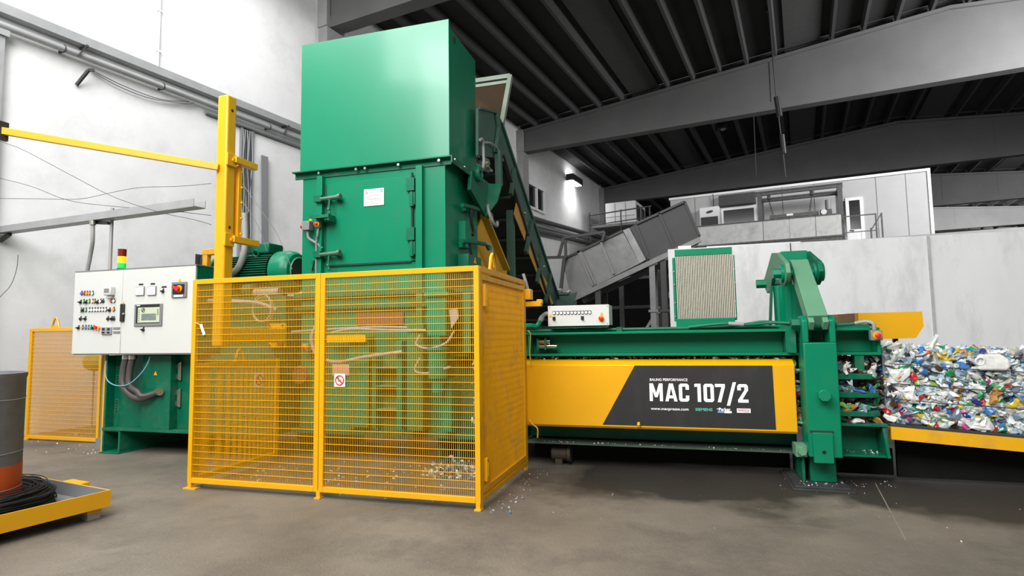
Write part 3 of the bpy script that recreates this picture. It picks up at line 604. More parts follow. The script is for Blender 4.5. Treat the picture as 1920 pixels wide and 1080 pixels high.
for x in (-4.9, -2.9):
    g = G(); g.box(x, x + .03, 6.6, 7.8, 0, .34); g.box(x + .25, x + .28, 6.6, 7.8, 0, .34); g.box(x, x + .28, 6.58, 7.8, 0, .02); obj('support_foot', g, GREEN_D, P)
# --- machine front behind the safety mesh
for q_ in ((-4.85, -1.85, 6.42, 6.5, .30, .36), (-4.85, -2.0, 6.43, 6.5, 2.02, 2.07), (-4.85, -2.6, 6.42, 6.5, 1.86, 1.9)): g = G(); g.box(*q_); obj('frame_rail', g, GREEN_D, P)
g = G(); g.box(-2.75, -1.8, 6.62, 8.4, .3, 1.25); g.box(-2.75, -1.95, 6.55, 6.62, 1.3, 1.75); obj('press_body', g, GREEN_D, P)
for x0, x1, z0, z1, y0 in ((-4.0, -3.72, .4, 1.5, 6.38), (-3.66, -3.6, .4, 1.3, 6.34), (-3.3, -3.24, .4, 1.45, 6.3), (-3.16, -2.95, .4, 1.65, 6.28), (-2.72, -2.6, .4, 1.0, 6.3), (-2.45, -2.36, 1.3, 2.0, 6.3)):
    g = G(); g.box(x0, x1, y0, 6.5, z0, z1); obj('upright', g, GREEN, P, bevel=.004)
for z in (1.12, .9, .62): g = G(); g.box(-3.6, -3.3, 6.34, 6.5, z, z + .012); obj('step_plate', g, GREEN_L, P)
g = G(); g.box(-4.28, -3.72, 6.30, 6.34, 1.44, 1.53); obj('cover_strip', g, YEL, P, label='bright yellow strip behind the mesh')
g = G(); g.cyl((-2.72, 6.2, 1.02), (-2.72, 6.2, 1.34), .11, n=24); g.cyl((-2.72, 6.2, .86), (-2.72, 6.2, 1.02), .07, n=20); g.cyl((-2.72, 6.2, 1.34), (-2.72, 6.2, 1.37), .13, n=24); obj('knotter_cylinder', g, GREEN, P)
g = G(); g.box(-2.84, -2.6, 6.15, 6.5, 1.5, 2.05); g.box(-2.86, -2.56, 6.12, 6.5, 1.95, 2.0); obj('knotter_head', g, GREEN, P, bevel=.01)
g = G(); g.tube(spline([(-4.3, 6.28, 1.75), (-4.44, 6.25, 1.55), (-4.38, 6.25, 1.3), (-4.1, 6.25, 1.2), (-3.7, 6.25, 1.26), (-3.2, 6.25, 1.32)]), .022); obj('loop_hose', g, HOSEG, P)
g = G(); g.tube(spline([(-4.2, 6.3, 1.56), (-3.9, 6.28, 1.6), (-3.4, 6.28, 1.58), (-2.9, 6.26, 1.57)]), .014); g.tube(spline([(-4.78, 6.3, 1.58), (-4.3, 6.3, 1.6), (-3.6, 6.3, 1.62), (-2.95, 6.3, 1.6)]), .014); obj('feed_hose', g, HOSEG, P)
g = G(); g.tube(spline([(-2.95, 6.2, 1.52), (-2.98, 6.18, 1.4), (-2.8, 6.15, 1.36), (-2.6, 6.15, 1.42), (-2.5, 6.15, 1.55)]), .014); g.tube(spline([(-2.95, 6.2, 1.25), (-3.0, 6.18, 1.1), (-2.8, 6.15, 1.08), (-2.55, 6.15, 1.15)]), .014); obj('feed_hose', g, HOSEG, P)
g = G(); g.prism([(-2.58, 6.2, 1.8), (-2.48, 6.2, 1.82), (-2.47, 6.2, 1.70), (-2.56, 6.2, 1.58)], (0, .01, 0)); obj('white_tag', g, GREYV, P)
g = G(); g.box(-4.3, -3.95, 6.485, 6.5, 1.02, 1.16); obj('notice_plate', g, mat('pink_notice', S(220, 170, 150), .5), P)
g = G(); g.box(-3.95, -3.3, 6.46, 6.5, 1.65, 1.8); obj('inspection_slot', g, BROWN, P)
estop(P, (-4.62, 6.40, 1.38), (.05, .05, .05)); g = G(); g.cyl((-4.7, 6.395, 1.03), (-4.7, 6.36, 1.03), .1, n=24); g.torus((-4.7, 6.37, 1.03), (0, 1, 0), .1, .018, n=24, k=6); obj('inspection_port', g, BROWN, P)
g = G(); g.torus((-5.05, 6.1, 1.86), (0, 1, 0), .16, .012, n=24, k=6); g.torus((-5.05, 6.08, 1.88), (.2, 1, 0), .17, .012, n=24, k=6); g.tube(spline([(-5.9, 6.1, 2.0), (-5.5, 6.1, 1.98), (-5.1, 6.1, 1.94), (-4.85, 6.1, 1.85)]), .025); obj('coiled_hose', g, HOSEG, P)

# --- pressing chamber: beam, panel, base
g = G()
g.box(-2.7, 1.83, 6.45, 6.95, 1.495, 1.52); g.box(-2.7, 1.83, 6.45, 6.75, 1.255, 1.28); g.box(-2.7, 1.83, 6.66, 6.7, 1.28, 1.495)
for x in (-1.72, 1.0): g.box(x, x + .025, 6.46, 6.66, 1.28, 1.495)
g.box(1.80, 1.83, 6.45, 6.95, 1.255, 1.52)
bm_ = obj('main_beam', g, GREEN, P, bevel=.003)
g = G(); g.prism([(.985, 6.45, 1.28), (1.07, 6.38, 1.28), (1.07, 6.38, 1.50), (.985, 6.45, 1.495)], (0, .3, 0)); obj('beam_gusset', g, GREEN_D, bm_)
g = G(); g.tube([(-1.78, 6.6, 1.545), (-.6, 6.6, 1.545), (.2, 6.6, 1.545), (.95, 6.6, 1.545)], .018); g.box(-1.8, 1.83, 6.75, 8.6, 1.5, 1.56); g.box(-.72, -.66, 6.55, 6.75, 1.52, 1.57); obj('top_plate', g, GREEN_D, P)
for z, L in ((1.42, .14), (1.36, .22)):
    g = G(); g.cyl((-1.62, 6.56, z), (-1.62 + L, 6.56, z), .028, n=14); obj('sensor', g, CHROME, bm_); g = G(); g.box(-1.63, -1.61, 6.52, 6.68, z - .035, z + .035); g.box(-1.54, -1.52, 6.52, 6.68, z - .035, z + .035); obj('sensor_clamp', g, GREEN_D, bm_)
g = G(); g.tube(spline([(.05, 6.55, 1.555), (.4, 6.5, 1.585), (.62, 6.5, 1.57), (.9, 6.5, 1.585), (1.06, 6.4, 1.575)]), .016); g.tube(spline([(.1, 6.6, 1.55), (.5, 6.55, 1.56), (.8, 6.52, 1.6), (1.06, 6.45, 1.56)]), .014); g.tube(spline([(1.4, 6.5, 1.55), (1.6, 6.48, 1.56), (1.72, 6.46, 1.58), (1.78, 6.42, 1.52)]), .016); obj('hydraulic_hose', g, GREEN_D, P)
g = G(); g.tube(spline([(1.62, 6.46, 1.565), (1.7, 6.43, 1.58), (1.76, 6.4, 1.56), (1.77, 6.4, 1.5)]), .018); g.cyl((.45, 6.5, 1.585), (.6, 6.5, 1.575), .022, n=12); obj('hose_fitting', g, HOSEG, P)
estop(P, (1.78, 6.41, 1.445), (.05, .04, .05))
# packed waste showing between beam and panel
# lettered guard panel
g = G(); g.prism([(-1.79, 6.42, .5), (-1.79, 6.42, 1.155), (-1.79, 6.50, 1.215), (-1.79, 6.62, 1.215), (-1.79, 6.62, .475), (-1.79, 6.44, .475)], (2.84, 0, 0))
gp = obj('guard_panel', g, YEL, P, bevel=.006, label='yellow side panel with a black lettered banner')
q = [PY(*k, 6.419) for k in ((1190, 686), (1448, 686), (1455, 803), (1130, 797))]
q[0].z = q[1].z = 1.153; q[2].z = q[3].z = .515
g = G(); g.prism(q, (0, -.002, 0)); obj('banner', g, BANNER, gp, smooth=False)
YB = 6.4165
# big condensed lettering drawn as polygons in a unit box per glyph (width, polygons)
def rbox(x0, x1, z0, z1, cuts): return None
GL = {
 'M': (.80, [[(0, 0), (.19, 0), (.19, 1), (0, 1)], [(.61, 0), (.80, 0), (.80, 1), (.61, 1)], [(.02, 1), (.22, 1), (.48, .22), (.32, .22)], [(.58, 1), (.78, 1), (.48, .22), (.32, .22)]]),
 'A': (.72, [[(0, 0), (.19, 0), (.42, 1), (.24, 1)], [(.53, 0), (.72, 0), (.48, 1), (.30, 1)], [(.13, .17), (.60, .17), (.56, .33), (.17, .33)]]),
 'C': (.60, [[(0, .1), (.1, 0), (.2, .02), (.2, .98), (.1, 1), (0, .9)], [(.1, 0), (.5, 0), (.6, .1), (.58, .17), (.1, .17)], [(.1, .83), (.58, .83), (.6, .9), (.5, 1), (.1, 1)], [(.4, .1), (.6, .1), (.6, .34), (.4, .34)], [(.4, .66), (.6, .66), (.6, .9), (.4, .9)]]),
 '1': (.38, [[(.17, 0), (.37, 0), (.37, 1), (.17, 1)], [(0, .82), (.2, .84), (.2, 1), (.05, 1), (0, .97)]]),
 '0': (.60, [[(0, .1), (.1, 0), (.2, .02), (.2, .98), (.1, 1), (0, .9)], [(.4, .02), (.5, 0), (.6, .1), (.6, .9), (.5, 1), (.4, .98)], [(.1, 0), (.5, 0), (.5, .17), (.1, .17)], [(.1, .83), (.5, .83), (.5, 1), (.1, 1)]]),
 '7': (.57, [[(0, .83), (.57, .83), (.57, 1), (0, 1)], [(.12, 0), (.32, 0), (.57, .84), (.37, .84)]]),
 '/': (.58, [[(0, -.18), (.19, -.18), (.58, 1.1), (.39, 1.1)]]),
 '2': (.60, [[(.02, 0), (.60, 0), (.60, .17), (.02, .17)], [(.02, .14), (.26, .15), (.6, .68), (.4, .68)], [(.4, .62), (.6, .62), (.6, .9), (.5, 1), (.4, .98)], [(.1, .83), (.52, .83), (.5, 1), (.1, 1), (0, .9)], [(0, .66), (.2, .66), (.2, .92), (.05, .95), (0, .9)]]),
}
a = PY(1218.5, 752, YB); b = PY(1403.5, 752, YB); zt = PY(1310, 719.5, YB).z; zb = PY(1310, 753.5, YB).z
sy = zt - zb; adv = [('M', .14), ('A', .10), ('C', .32), ('1', .14), ('0', .07), ('7', .06), ('/', .05), ('2', 0)]
tot = sum(GL[c][0] + s for c, s in adv); kx = (b.x - a.x) / tot; x = a.x
for c, s in adv:
    g = G()
    for i, poly in enumerate(GL[c][1]): g.prism([(x + u * kx, YB - .0002 * i, zb + v * sy) for u, v in poly], (0, -.0015, 0))
    obj('letter' if c.isalpha() else 'numeral', g, WTXT, gp, smooth=False); x += (GL[c][0] + s) * kx
def tx(name, s, px0, px1, pyb, pyt, m, bold=.0, y=YB):
    a = PY(px0, pyb, y); b = PY(px1, pyb, y); h = PY(px0, pyt, y).z - a.z
    return text(name, s, a, h / .69, m, gp, width=b.x - a.x, bold=bold)
tx('tagline', 'BALING PERFORMANCE', 1218.5, 1289, 714, 709.3, WTXT, .012)
tx('web_address', 'www.macpresse.com', 1220.5, 1291, 768.3, 763.2, WTXT, .012)
tx('sponsor_wordmark', 'SIEMENS', 1304, 1336, 770, 765, TEAL, .02)
tx('sponsor_wordmark', 'Parker', 1348, 1370, 770, 764.6, WTXT, .03)
def rect(px0, px1, py0, py1, y, name, m):
    a = PY(px0, py0, y); b = PY(px1, py1, y); g = G(); g.box(a.x, b.x, y - .001, y, b.z, a.z); return obj(name, g, m, gp, smooth=False)
rect(1344, 1350, 766, 767.3, YB, 'sponsor_mark', WTXT); rect(1345.5, 1358, 770.5, 774.2, YB, 'sponsor_mark', BLUEV); rect(1358.2, 1372, 770.5, 774.8, YB, 'sponsor_mark', WTXT)
rect(1381.5, 1407.5, 765.8, 774.3, YB, 'sponsor_badge', WTXT)
tx('sponsor_wordmark', 'HARDOX', 1383.5, 1405.5, 771.2, 767, REDV, .02, YB - .0012)
tx('sponsor_wordmark', 'IN MY BODY', 1396, 1405.5, 773.6, 772, GREYV, .0, YB - .0012)
c = PY(1198, 797, 6.42); g = G(); g.box(c.x - .012, c.x + .012, 6.385, 6.43, .505, .555); g.sphere((c.x, 6.39, .53), .02, n=10); obj('hook', g, YEL, gp)
# chamber wall and base under the panel
g = G(); g.box(-1.8, 1.1, 6.82, 8.6, .3, 1.25); obj('chamber_wall', g, GREEN_D, P)
g = G(); g.box(-1.8, 1.06, 6.56, 8.7, .262, .28); obj('base_rail', g, mat('grimy_green', S(66, 84, 70), .7, var=.2, dirt=.5, dcol=S(50, 50, 44)), P)
for (px, py) in ((1497, 696), (1497, 795)): c = PY(px, py, 6.4); g = G(); g.cyl(c + V((-.05, .1, .01)), c + V((.08, .05, 0)), .016, n=10); obj('panel_pin', g, GREEN_L, P)
g = G(); g.box(-1.8, 1.05, 7.0, 7.04, .02, .262); obj('under_shade', g, UNDERSHADE, P); g = G(); g.box(1.07, 2.0, 6.9, 6.94, .02, .284); obj('under_shade', g, UNDERSHADE, P)  # black sheets added for the dark void under the press
# --- gate column with fork, lever and cylinder
g = G()
g.box(1.10, 1.39, 6.2, 6.5, .30, 1.385)
g.prism([(1.10, 6.2, 1.38), (1.10, 6.5, 1.38), (1.10, 6.5, 1.55), (1.10, 6.42, 1.64), (1.10, 6.28, 1.65), (1.10, 6.2, 1.6)], (.054, 0, 0))
g.prism([(1.336, 6.2, 1.38), (1.336, 6.5, 1.38), (1.336, 6.5, 1.55), (1.336, 6.42, 1.64), (1.336, 6.28, 1.65), (1.336, 6.2, 1.6)], (.054, 0, 0))
gc = obj('gate_column', g, GREEN, P, bevel=.01)
g = G(); g.cyl((1.02, 6.32, 1.57), (1.1, 6.32, 1.57), .058, n=6); g.cyl((1.09, 6.32, 1.57), (1.42, 6.32, 1.57), .055, n=20); obj('lower_pin', g, GREEN_D, gc)
c = PY(1545, 740, 6.2); g = G(); g.cyl((c.x, 6.2, c.z), (c.x - .015, 6.09, c.z), .058, n=8); obj('column_stud', g, GREEN, gc, bevel=.006)
g = G(); g.box(1.135, 1.305, 6.165, 6.2, .255, .535); ft = obj('column_cover', g, GREEN, gc, bevel=.004); g = G(); g.box(1.12, 1.32, 6.192, 6.2, .535, .552); obj('cover_slot', g, GAP, gc)
c = PY(1545.5, 848, 6.163); g = G(); g.cyl(c, c + V((0, -.003, 0)), .017, n=14); obj('hole', g, BLACK, ft)
g = G(); g.box(1.13, 1.36, 6.36, 6.60, .04, .31); g.box(1.06, 1.085, 6.35, 6.8, .04, .3); g.box(1.06, 1.36, 6.62, 6.8, .04, .3); obj('column_foot', g, GREEN_D, P, bevel=.004)
g = G(); g.box(.93, 1.46, 6.12, 6.9, 0, .018); g.box(.96, 1.43, 6.16, 6.9, .018, .036); obj('foot_plate', g, DARKST, P, bevel=.003)
c = PY(1503, 845, 6.3); g = G(); g.hexb(c, (0, -1, 0), .04, .06); g.box(c.x - .05, c.x + .05, 6.3, 6.5, c.z - .06, c.z + .05); obj('base_bolt', g, GREEN_L, P)
lo_ = V((1.245, 6.27, 1.60)); up_ = V((1.25, 6.98, 2.17)); dv = (up_ - lo_).normalized(); nv = V((0, -dv.z, dv.y))
g = G(); L = (up_ - lo_).length
g.obox((lo_ + up_) / 2 + dv * .035, V((.088, 0, 0)), dv * (L / 2 + .055), nv * .075)
g.obox(up_ + dv * .08, V((.035, 0, 0)) , dv * .03, nv * .05) if False else None
for sx in (-1, 1):
    g.obox(lo_ + V((sx * .062, 0, 0)) - dv * .03, V((.026, 0, 0)), dv * .06, nv * .05); g.obox(up_ + V((sx * .066, 0, 0)) + dv * .105, V((.022, 0, 0)), dv * .03, nv * .05)
obj('clamp_lever', g, GREEN_L, P, bevel=.006)
for x in (1.07, 1.385):
    pts = [(7.72, 2.46), (7.32, 2.41), (6.78, 2.23), (6.72, 2.12), (6.78, 2.04), (6.93, 1.99), (7.15, 2.02), (7.3, 2.12), (7.55, 2.18), (7.8, 2.14), (7.95, 2.02), (8.3, 2.0), (8.5, 2.1), (8.52, 2.2)]
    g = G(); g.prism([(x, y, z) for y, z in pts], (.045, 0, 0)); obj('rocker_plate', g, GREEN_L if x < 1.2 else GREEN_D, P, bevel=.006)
g = G(); g.cyl((.965, 6.93, 2.13), (1.06, 6.93, 2.13), .06, n=6); g.cyl((1.04, 6.93, 2.13), (1.135, 6.93, 2.13), .1, n=28); g.cyl((1.365, 6.93, 2.13), (1.465, 6.93, 2.13), .1, n=28); g.cyl((1.1, 6.93, 2.13), (1.4, 6.93, 2.13), .045, n=20); obj('upper_pin', g, GREEN, P, bevel=.006)
g = G(); g.cyl((.95, 8.35, 2.13), (1.46, 8.35, 2.13), .06, n=6); obj('rear_pin', g, GREEN, P); g = G(); g.box(1.115, 1.385, 7.3, 7.6, 2.3, 2.42); obj('rocker_spacer', g, GREEN, P)
g = G(); g.cyl((1.25, 7.7, 1.53), (1.25, 7.7, 2.05), .185, n=40); g.cyl((1.25, 7.7, 1.53), (1.25, 7.7, 1.57), .21, n=40); cy = obj('gate_cylinder', g, GLOSSG, P, bevel=.006)
g = G(); g.cyl((1.25, 7.7, 2.05), (1.25, 7.7, 2.24), .1, n=28); obj('piston_rod', g, CHROME, cy)
g = G(); g.obox((1.03, 7.7, 1.8), V((.012, 0, 0)), V((0, .05, 0)), V((.02, 0, .25))); obj('cylinder_strut', g, GREEN_D, cy)
# --- exit channel
for z0, z1 in ((1.02, 1.075), (.845, .90), (.665, .715)):
    g = G(); g.prism([(1.4, 6.40, z0), (1.7, 6.40, z0), (1.79, 6.46, z0), (1.79, 6.66, z0), (1.4, 6.66, z0)], (0, 0, z1 - z0)); obj('channel_bar', g, GREEN_D, P, bevel=.004)
g = G(); g.box(1.39, 1.83, 6.38, 6.72, .575, .6); g.box(1.39, 1.84, 6.38, 6.66, .285, .305); g.box(1.39, 1.82, 6.64, 6.68, .3, .58); g.prism([(1.80, 6.36, .285), (1.83, 6.36, .285), (1.81, 6.40, .6), (1.78, 6.40, .6)], (0, .3, 0)); ch = obj('channel_base', g, GREEN_D, P, bevel=.003)
for px, py in ((1653, 825), (1653, 835)): c = PY(px, py, 6.62); g = G(); g.hexb(c, (0, -1, 0), .024, .03); obj('bolt', g, BOLT, ch)
g = G(); g.box(1.60, 1.68, 6.46, 6.6, 1.1, 1.25); obj('channel_stop', g, GREEN_D, P)
g = G(); g.box(1.3, 1.83, 8.2, 8.6, .3, 1.25); obj('channel_rear', g, GREEN_D, P)

# --- oil cooler on the press
t = thing('oil_cooler', (.23, 6.95, 1.563), 'green framed oil cooler with vertical grey fins on top of the press', 'oil cooler')
g = G(); g.box(-.08, .55, 6.9, 7.1, 1.563, 1.655); g.box(-.07, .55, 6.9, 7.1, 2.375, 2.45); g.box(-.10, -.07, 6.92, 7.08, 1.63, 2.36); g.box(.55, .575, 6.92, 7.08, 1.63, 2.36); g.box(-.07, .55, 6.99, 7.1, 1.65, 2.38); obj('frame', g, GREEN, t, bevel=.003)
g = G()
for i in range(34): x = -.063 + i * .0186; g.box(x, x + .0105, 6.905, 6.99, 1.656, 2.374)
obj('fins', g, FINS, t, smooth=False)
for x in (-.085, .562):
    for z in (1.68, 1.84, 2.05, 2.2): g = G(); g.hexb((x, 6.92, z), (0, -1, 0), .009, .012); obj('bolt', g, BOLT, t)
# --- control box on the press
t = thing('junction_box', (-1.13, 6.6, 1.58), 'small white control box with a row of round lamps on the press beam', 'control box')
g = G(); g.box(-1.48, -.785, 6.51, 6.75, 1.595, 1.82); obj('case', g, GREEN, t, bevel=.004); g = G(); g.box(-1.44, -.83, 6.52, 6.72, 1.568, 1.6); obj('stand', g, GREEN_D, t)
g = G(); g.box(-1.485, -.79, 6.495, 6.51, 1.592, 1.824); fc = obj('front_plate', g, WHITE, t, bevel=.002)
for i in range(11):
    c = PY(1039 + i * 6.68, 587 - .12 * i, 6.495)
    g = G(); g.box(c.x - .017, c.x + .017, 6.492, 6.496, c.z - .004, c.z + .021); g.cyl((c.x, 6.495, c.z), (c.x, 6.485, c.z), .0185, n=16); lp = obj('indicator', g, BLACK, t, smooth=False)
    g = G(); g.cyl((c.x, 6.487, c.z), (c.x, 6.482, c.z), .0145, n=16); obj('lens', g, WTXT, lp)
for px, py in ((1039, 597.5), (1092, 596.5)):
    c = PY(px, py, 6.495); g = G(); g.box(c.x - .017, c.x + .017, 6.491, 6.496, c.z - .016, c.z + .022); g.cyl((c.x, 6.49, c.z - .004), (c.x, 6.47, c.z - .004), .014, n=14); g.bar((c.x - .012, 6.468, c.z + .002), (c.x + .012, 6.468, c.z - .012), .01, .008); obj('selector_switch', g, BLACK, t)
c = PY(1127.5, 597, 6.495); g = G(); g.cyl(c, c + V((0, -.006, 0)), .034, n=20); e = obj('stop_plate', g, YEL, t); g = G(); g.lathe(c, (0, -1, 0), [(0, .014), (.018, .014), (.02, .025), (.034, .025), (.04, .015)], n=18); obj('red_knob', g, RED, e)
for px, py, k in ((1128.5, 588, .02), (1032.3, 592.5, .022)): c = PY(px, py, 6.495); g = G(); g.prism([c + V((-k, 0, -k * .8)), c + V((k, 0, -k * .8)), c + V((0, 0, k))], (0, -.002, 0)); obj('warning_triangle', g, YEL, t)
g = G(); [g.cyl((x, 6.496, z), (x, 6.49, z), .005, n=8) for x in (-1.465, -.81) for z in (1.61, 1.805)]; obj('corner_screws', g, GREYP, t)
g = G(); g.tube(spline([(-1.49, 6.6, 1.735), (-1.53, 6.6, 1.74), (-1.57, 6.6, 1.715), (-1.59, 6.6, 1.685)]), .026); g.cyl((-1.575, 6.6, 1.705), (-1.6, 6.6, 1.665), .034, n=14); obj('elbow', g, HOSEG, t)
g = G(); g.tube(spline([(-1.595, 6.6, 1.67), (-1.64, 6.58, 1.6), (-1.71, 6.56, 1.605), (-1.82, 6.56, 1.6)]), .03); obj('hose', g, GREEN, t)

g = G(); g.cyl((-1.52, 6.75, .13), (-1.35, 6.75, .13), .08, n=20); g.cyl((-1.34, 6.75, .13), (-1.3, 6.75, .13), .1, n=20); g.box(-1.48, -1.4, 6.7, 6.8, .0, .1); obj('drain_pump', g, mat('dirty_brown', S(72, 62, 48), .7, var=.4, vscale=10), P)
# ------------------------------------------------ waste showing inside the channel and above the panel
rg = random.Random(11)
def mass(name, boxes, parent=None, size=.045, mats=TRASH, rng=rg, flat=1, k=2):
    g = G()
    for (x0, x1, y0, y1, z0, z1, n) in boxes:
        for _ in range(n): crumple(g, (rng.uniform(x0, x1), rng.uniform(y0, y1), rng.uniform(z0, z1)), size * rng.uniform(.6, 1.4), rng.choice((0, 1, 3, 4, 4, 5, 6, 8, 11, 11, 12, 12, 12, 13, 15, 2)), k, flat, rng)
    return obj(name, g, mats, parent, smooth=False)
tag(mass('crushed_bottles', [(1.42, 1.95, 6.56, 6.75, .64, 1.22, 190), (1.43, 1.75, 6.42, 6.5, 1.09, 1.11, 12), (1.43, 1.75, 6.42, 6.5, .91, .925, 14), (1.43, 1.75, 6.42, 6.5, .725, .75, 12), (1.43, 1.8, 6.42, 6.6, .62, .64, 14), (1.06, 1.1, 6.5, 6.6, .55, 1.2, 20)], size=.05), 'crushed plastic bottles squeezed between the green bars of the press exit', 'plastic waste', kind='stuff')
tag(mass('plastic_scraps', [(-1.75, 1.03, 6.5, 6.6, 1.215, 1.24, 170)], size=.022, k=1), 'thin line of plastic scraps lying between the green beam and the yellow panel', 'plastic waste', kind='stuff')

# ------------------------------------------------ bale, outlet rail, yellow chute
SL = -.072
def bz(x, z): return z + SL * (x - 1.87)
B = thing('plastic_bale', (3.0, 7.1, .6), 'big bale of crushed plastic bottles leaving the press on the right', 'bale')
g = G(); x0, x1 = 1.87, 4.9
g.add([(x0, 6.58, bz(x0, .60)), (x1, 6.58, bz(x1, .60)), (x1, 7.7, bz(x1, .60)), (x0, 7.7, bz(x0, .60)), (x0, 6.58, bz(x0, 1.32)), (x1, 6.58, bz(x1, 1.32)), (x1, 7.7, bz(x1, 1.32)), (x0, 7.7, bz(x0, 1.32))], [(3, 2, 1, 0), (4, 5, 6, 7), (0, 1, 5, 4), (1, 2, 6, 5), (2, 3, 7, 6), (3, 0, 4, 7)], 4)
rb = random.Random(5)
for i_b in range(2300):
    x = rb.uniform(1.91, 3.4) if i_b < 1250 else rb.uniform(3.35, 4.9); z = rb.uniform(.60, 1.34)
    crumple(g, (x, 6.56 + rb.uniform(-.03, .03), bz(x, z)), .052 * rb.uniform(.55, 1.35), pick(rb), 2 if i_b < 1250 else 1, .75, rb)
for _ in range(900):
    x = rb.uniform(1.95, 4.9); crumple(g, (x, rb.uniform(6.58, 7.6), bz(x, 1.335 + rb.uniform(-.02, .015))), .055 * rb.uniform(.6, 1.3), pick(rb), 1, 1, rb)
for _ in range(350): z = rb.uniform(.6, 1.34); crumple(g, (4.9 + rb.uniform(-.03, .03), rb.uniform(6.58, 7.7), bz(4.9, z)), .055 * rb.uniform(.6, 1.3), pick(rb), 1, 1, rb)
obj('compressed_bottles', g, TRASH, B, kind='stuff')
def sheet(name, pix, m, y=6.50, amp=.02):
    pts = [PY(*q, y) for q in pix]; c = sum(pts, V()) / len(pts); c.y -= amp; g = G(); n = len(pts); mid = [(p + c) / 2 + V((0, rb.uniform(-.02, .015), 0)) for p in pts]
    vs = pts + mid + [c]; fs = [(i, (i + 1) % n, n + (i + 1) % n, n + i) for i in range(n)] + [(n + i, n + (i + 1) % n, 2 * n) for i in range(n)]
    back = [p + V((0, .03, 0)) for p in vs]; k = len(vs)
    g.add(vs + back, fs + [tuple(i + k for i in f[::-1]) for f in fs] + [(i, k + i, k + (i + 1) % n, (i + 1) % n) for i in range(n)])
    return obj(name, g, m, B, smooth=False)
sheet('white_film', ((1662, 688), (1676, 693), (1690, 692), (1707, 690), (1706, 703), (1692, 716), (1676, 712), (1668, 700)), TRASH[2])
sheet('white_film', ((1692, 734), (1703, 724), (1716, 724), (1713, 736), (1722, 748), (1724, 757), (1708, 756), (1698, 746)), TRASH[2])
sheet('tan_film', ((1866, 725), (1884, 735), (1872, 742), (1868, 757), (1857, 758), (1860, 740)), TRASH[15])
sheet('pale_film', ((1812, 795), (1830, 792), (1850, 797), (1860, 806), (1838, 808), (1820, 803)), TRASH[2])
g = G(); c = PY(1861, 679, 6.5); g.prism([c + V((a_, -.03, b_)) for a_, b_ in ((-.125, -.075), (.1, -.08), (.135, -.04), (.12, .03), (.06, .075), (-.09, .08), (-.12, .05))], (0, .09, 0)); obj('white_jug', g, TRASH[2], B, bevel=.022, seg=4); g = G(); g.torus(c + V((-.11, -.03, .01)), (0, 1, .2), .035, .01, n=18, k=7); obj('jug_handle', g, TRASH[2], B)
g = G(); c = PY(1841, 659, 6.49); g.cyl(c, c + V((0, -.03, .01)), .022, n=14); obj('blue_cap', g, TRASH[7], B)
g = G(); a = PY(1745, 648, 6.6); b = PY(1757, 627, 6.6); g.bar(a, b, .03, .02); obj('white_stick', g, TRASH[2], B)
for z in (1.17, .98, .83): g = G(); g.tube([(1.9 + .15 * i, 6.487 + .006 * sin(i * 2.1), bz(1.9 + .15 * i, z + .004 * sin(i * 1.3))) for i in range(20)], .0045, n=5); obj('baling_wire', g, DARKST, B)
t = thing('outlet_table', (3.3, 7.1, 0), 'yellow edged outlet table carrying the bale away from the press', 'table')
g = G()
for (y0, y1) in ((6.42, 6.5), (7.75, 7.83)):
    g.add([(1.86, y0, bz(1.86, .455)), (4.9, y0, bz(4.9, .455)), (4.9, y1, bz(4.9, .455)), (1.86, y1, bz(1.86, .455)), (1.86, y0, bz(1.86, .575)), (4.9, y0, bz(4.9, .575)), (4.9, y1, bz(4.9, .575)), (1.86, y1, bz(1.86, .575))], [(3, 2, 1, 0), (4, 5, 6, 7), (0, 1, 5, 4), (1, 2, 6, 5), (2, 3, 7, 6), (3, 0, 4, 7)])
obj('side_rail', g, YEL_W, t)
g = G(); g.add([(1.86, 6.43, bz(1.86, .575)), (4.9, 6.43, bz(4.9, .575)), (4.9, 7.8, bz(4.9, .575)), (1.86, 7.8, bz(1.86, .575)), (1.86, 6.43, bz(1.86, .595)), (4.9, 6.43, bz(4.9, .595)), (4.9, 7.8, bz(4.9, .595)), (1.86, 7.8, bz(1.86, .595))], [(3, 2, 1, 0), (4, 5, 6, 7), (0, 1, 5, 4), (1, 2, 6, 5), (2, 3, 7, 6), (3, 0, 4, 7)]); obj('table_plate', g, DARKST, t)
g = G(); g.add([(x_, y_, z_) for y_ in (6.78, 6.82) for x_, z_ in ((2.0, .03), (4.85, .03), (4.85, bz(4.85, .45)), (2.0, bz(2.0, .45)))], [(0, 1, 2, 3), (7, 6, 5, 4), (0, 4, 5, 1), (1, 5, 6, 2), (2, 6, 7, 3), (3, 7, 4, 0)]); obj('under_shade', g, UNDERSHADE, t)  # black sheet added to paint the shade below the outlet
for x in (3.6, 4.8):
    for y in (6.5, 7.7): g = G(); g.box(x - .04, x + .04, y - .04, y + .04, 0, bz(x, .56)); obj('leg', g, DARKST, t)
t = thing('yellow_chute', (2.3, 8.6, 0), 'open yellow sheet metal chute behind the bale in front of the white wall', 'chute')
q = [PY(*k, 7.95) for k in ((1609, 587), (1729, 584), (1732, 612), (1717, 634), (1640, 636), (1610, 630))]
g = G(); g.prism(q, (0, .03, 0)); obj('front_plate', g, YEL, t)
x0 = q[0].x; g = G(); g.prism([(x0, 7.98, q[0].z), (x0, 9.7, q[0].z + .02), (x0, 9.7, 1.5), (x0, 7.98, q[5].z)], (-.03, 0, 0)); obj('side_plate', g, mat('shaded_dirty_yellow', S(170, 124, 60), .6, var=.3, vscale=5, dirt=.5, dcol=S(96, 72, 50)), t)  # browner base colour paints this side as shaded
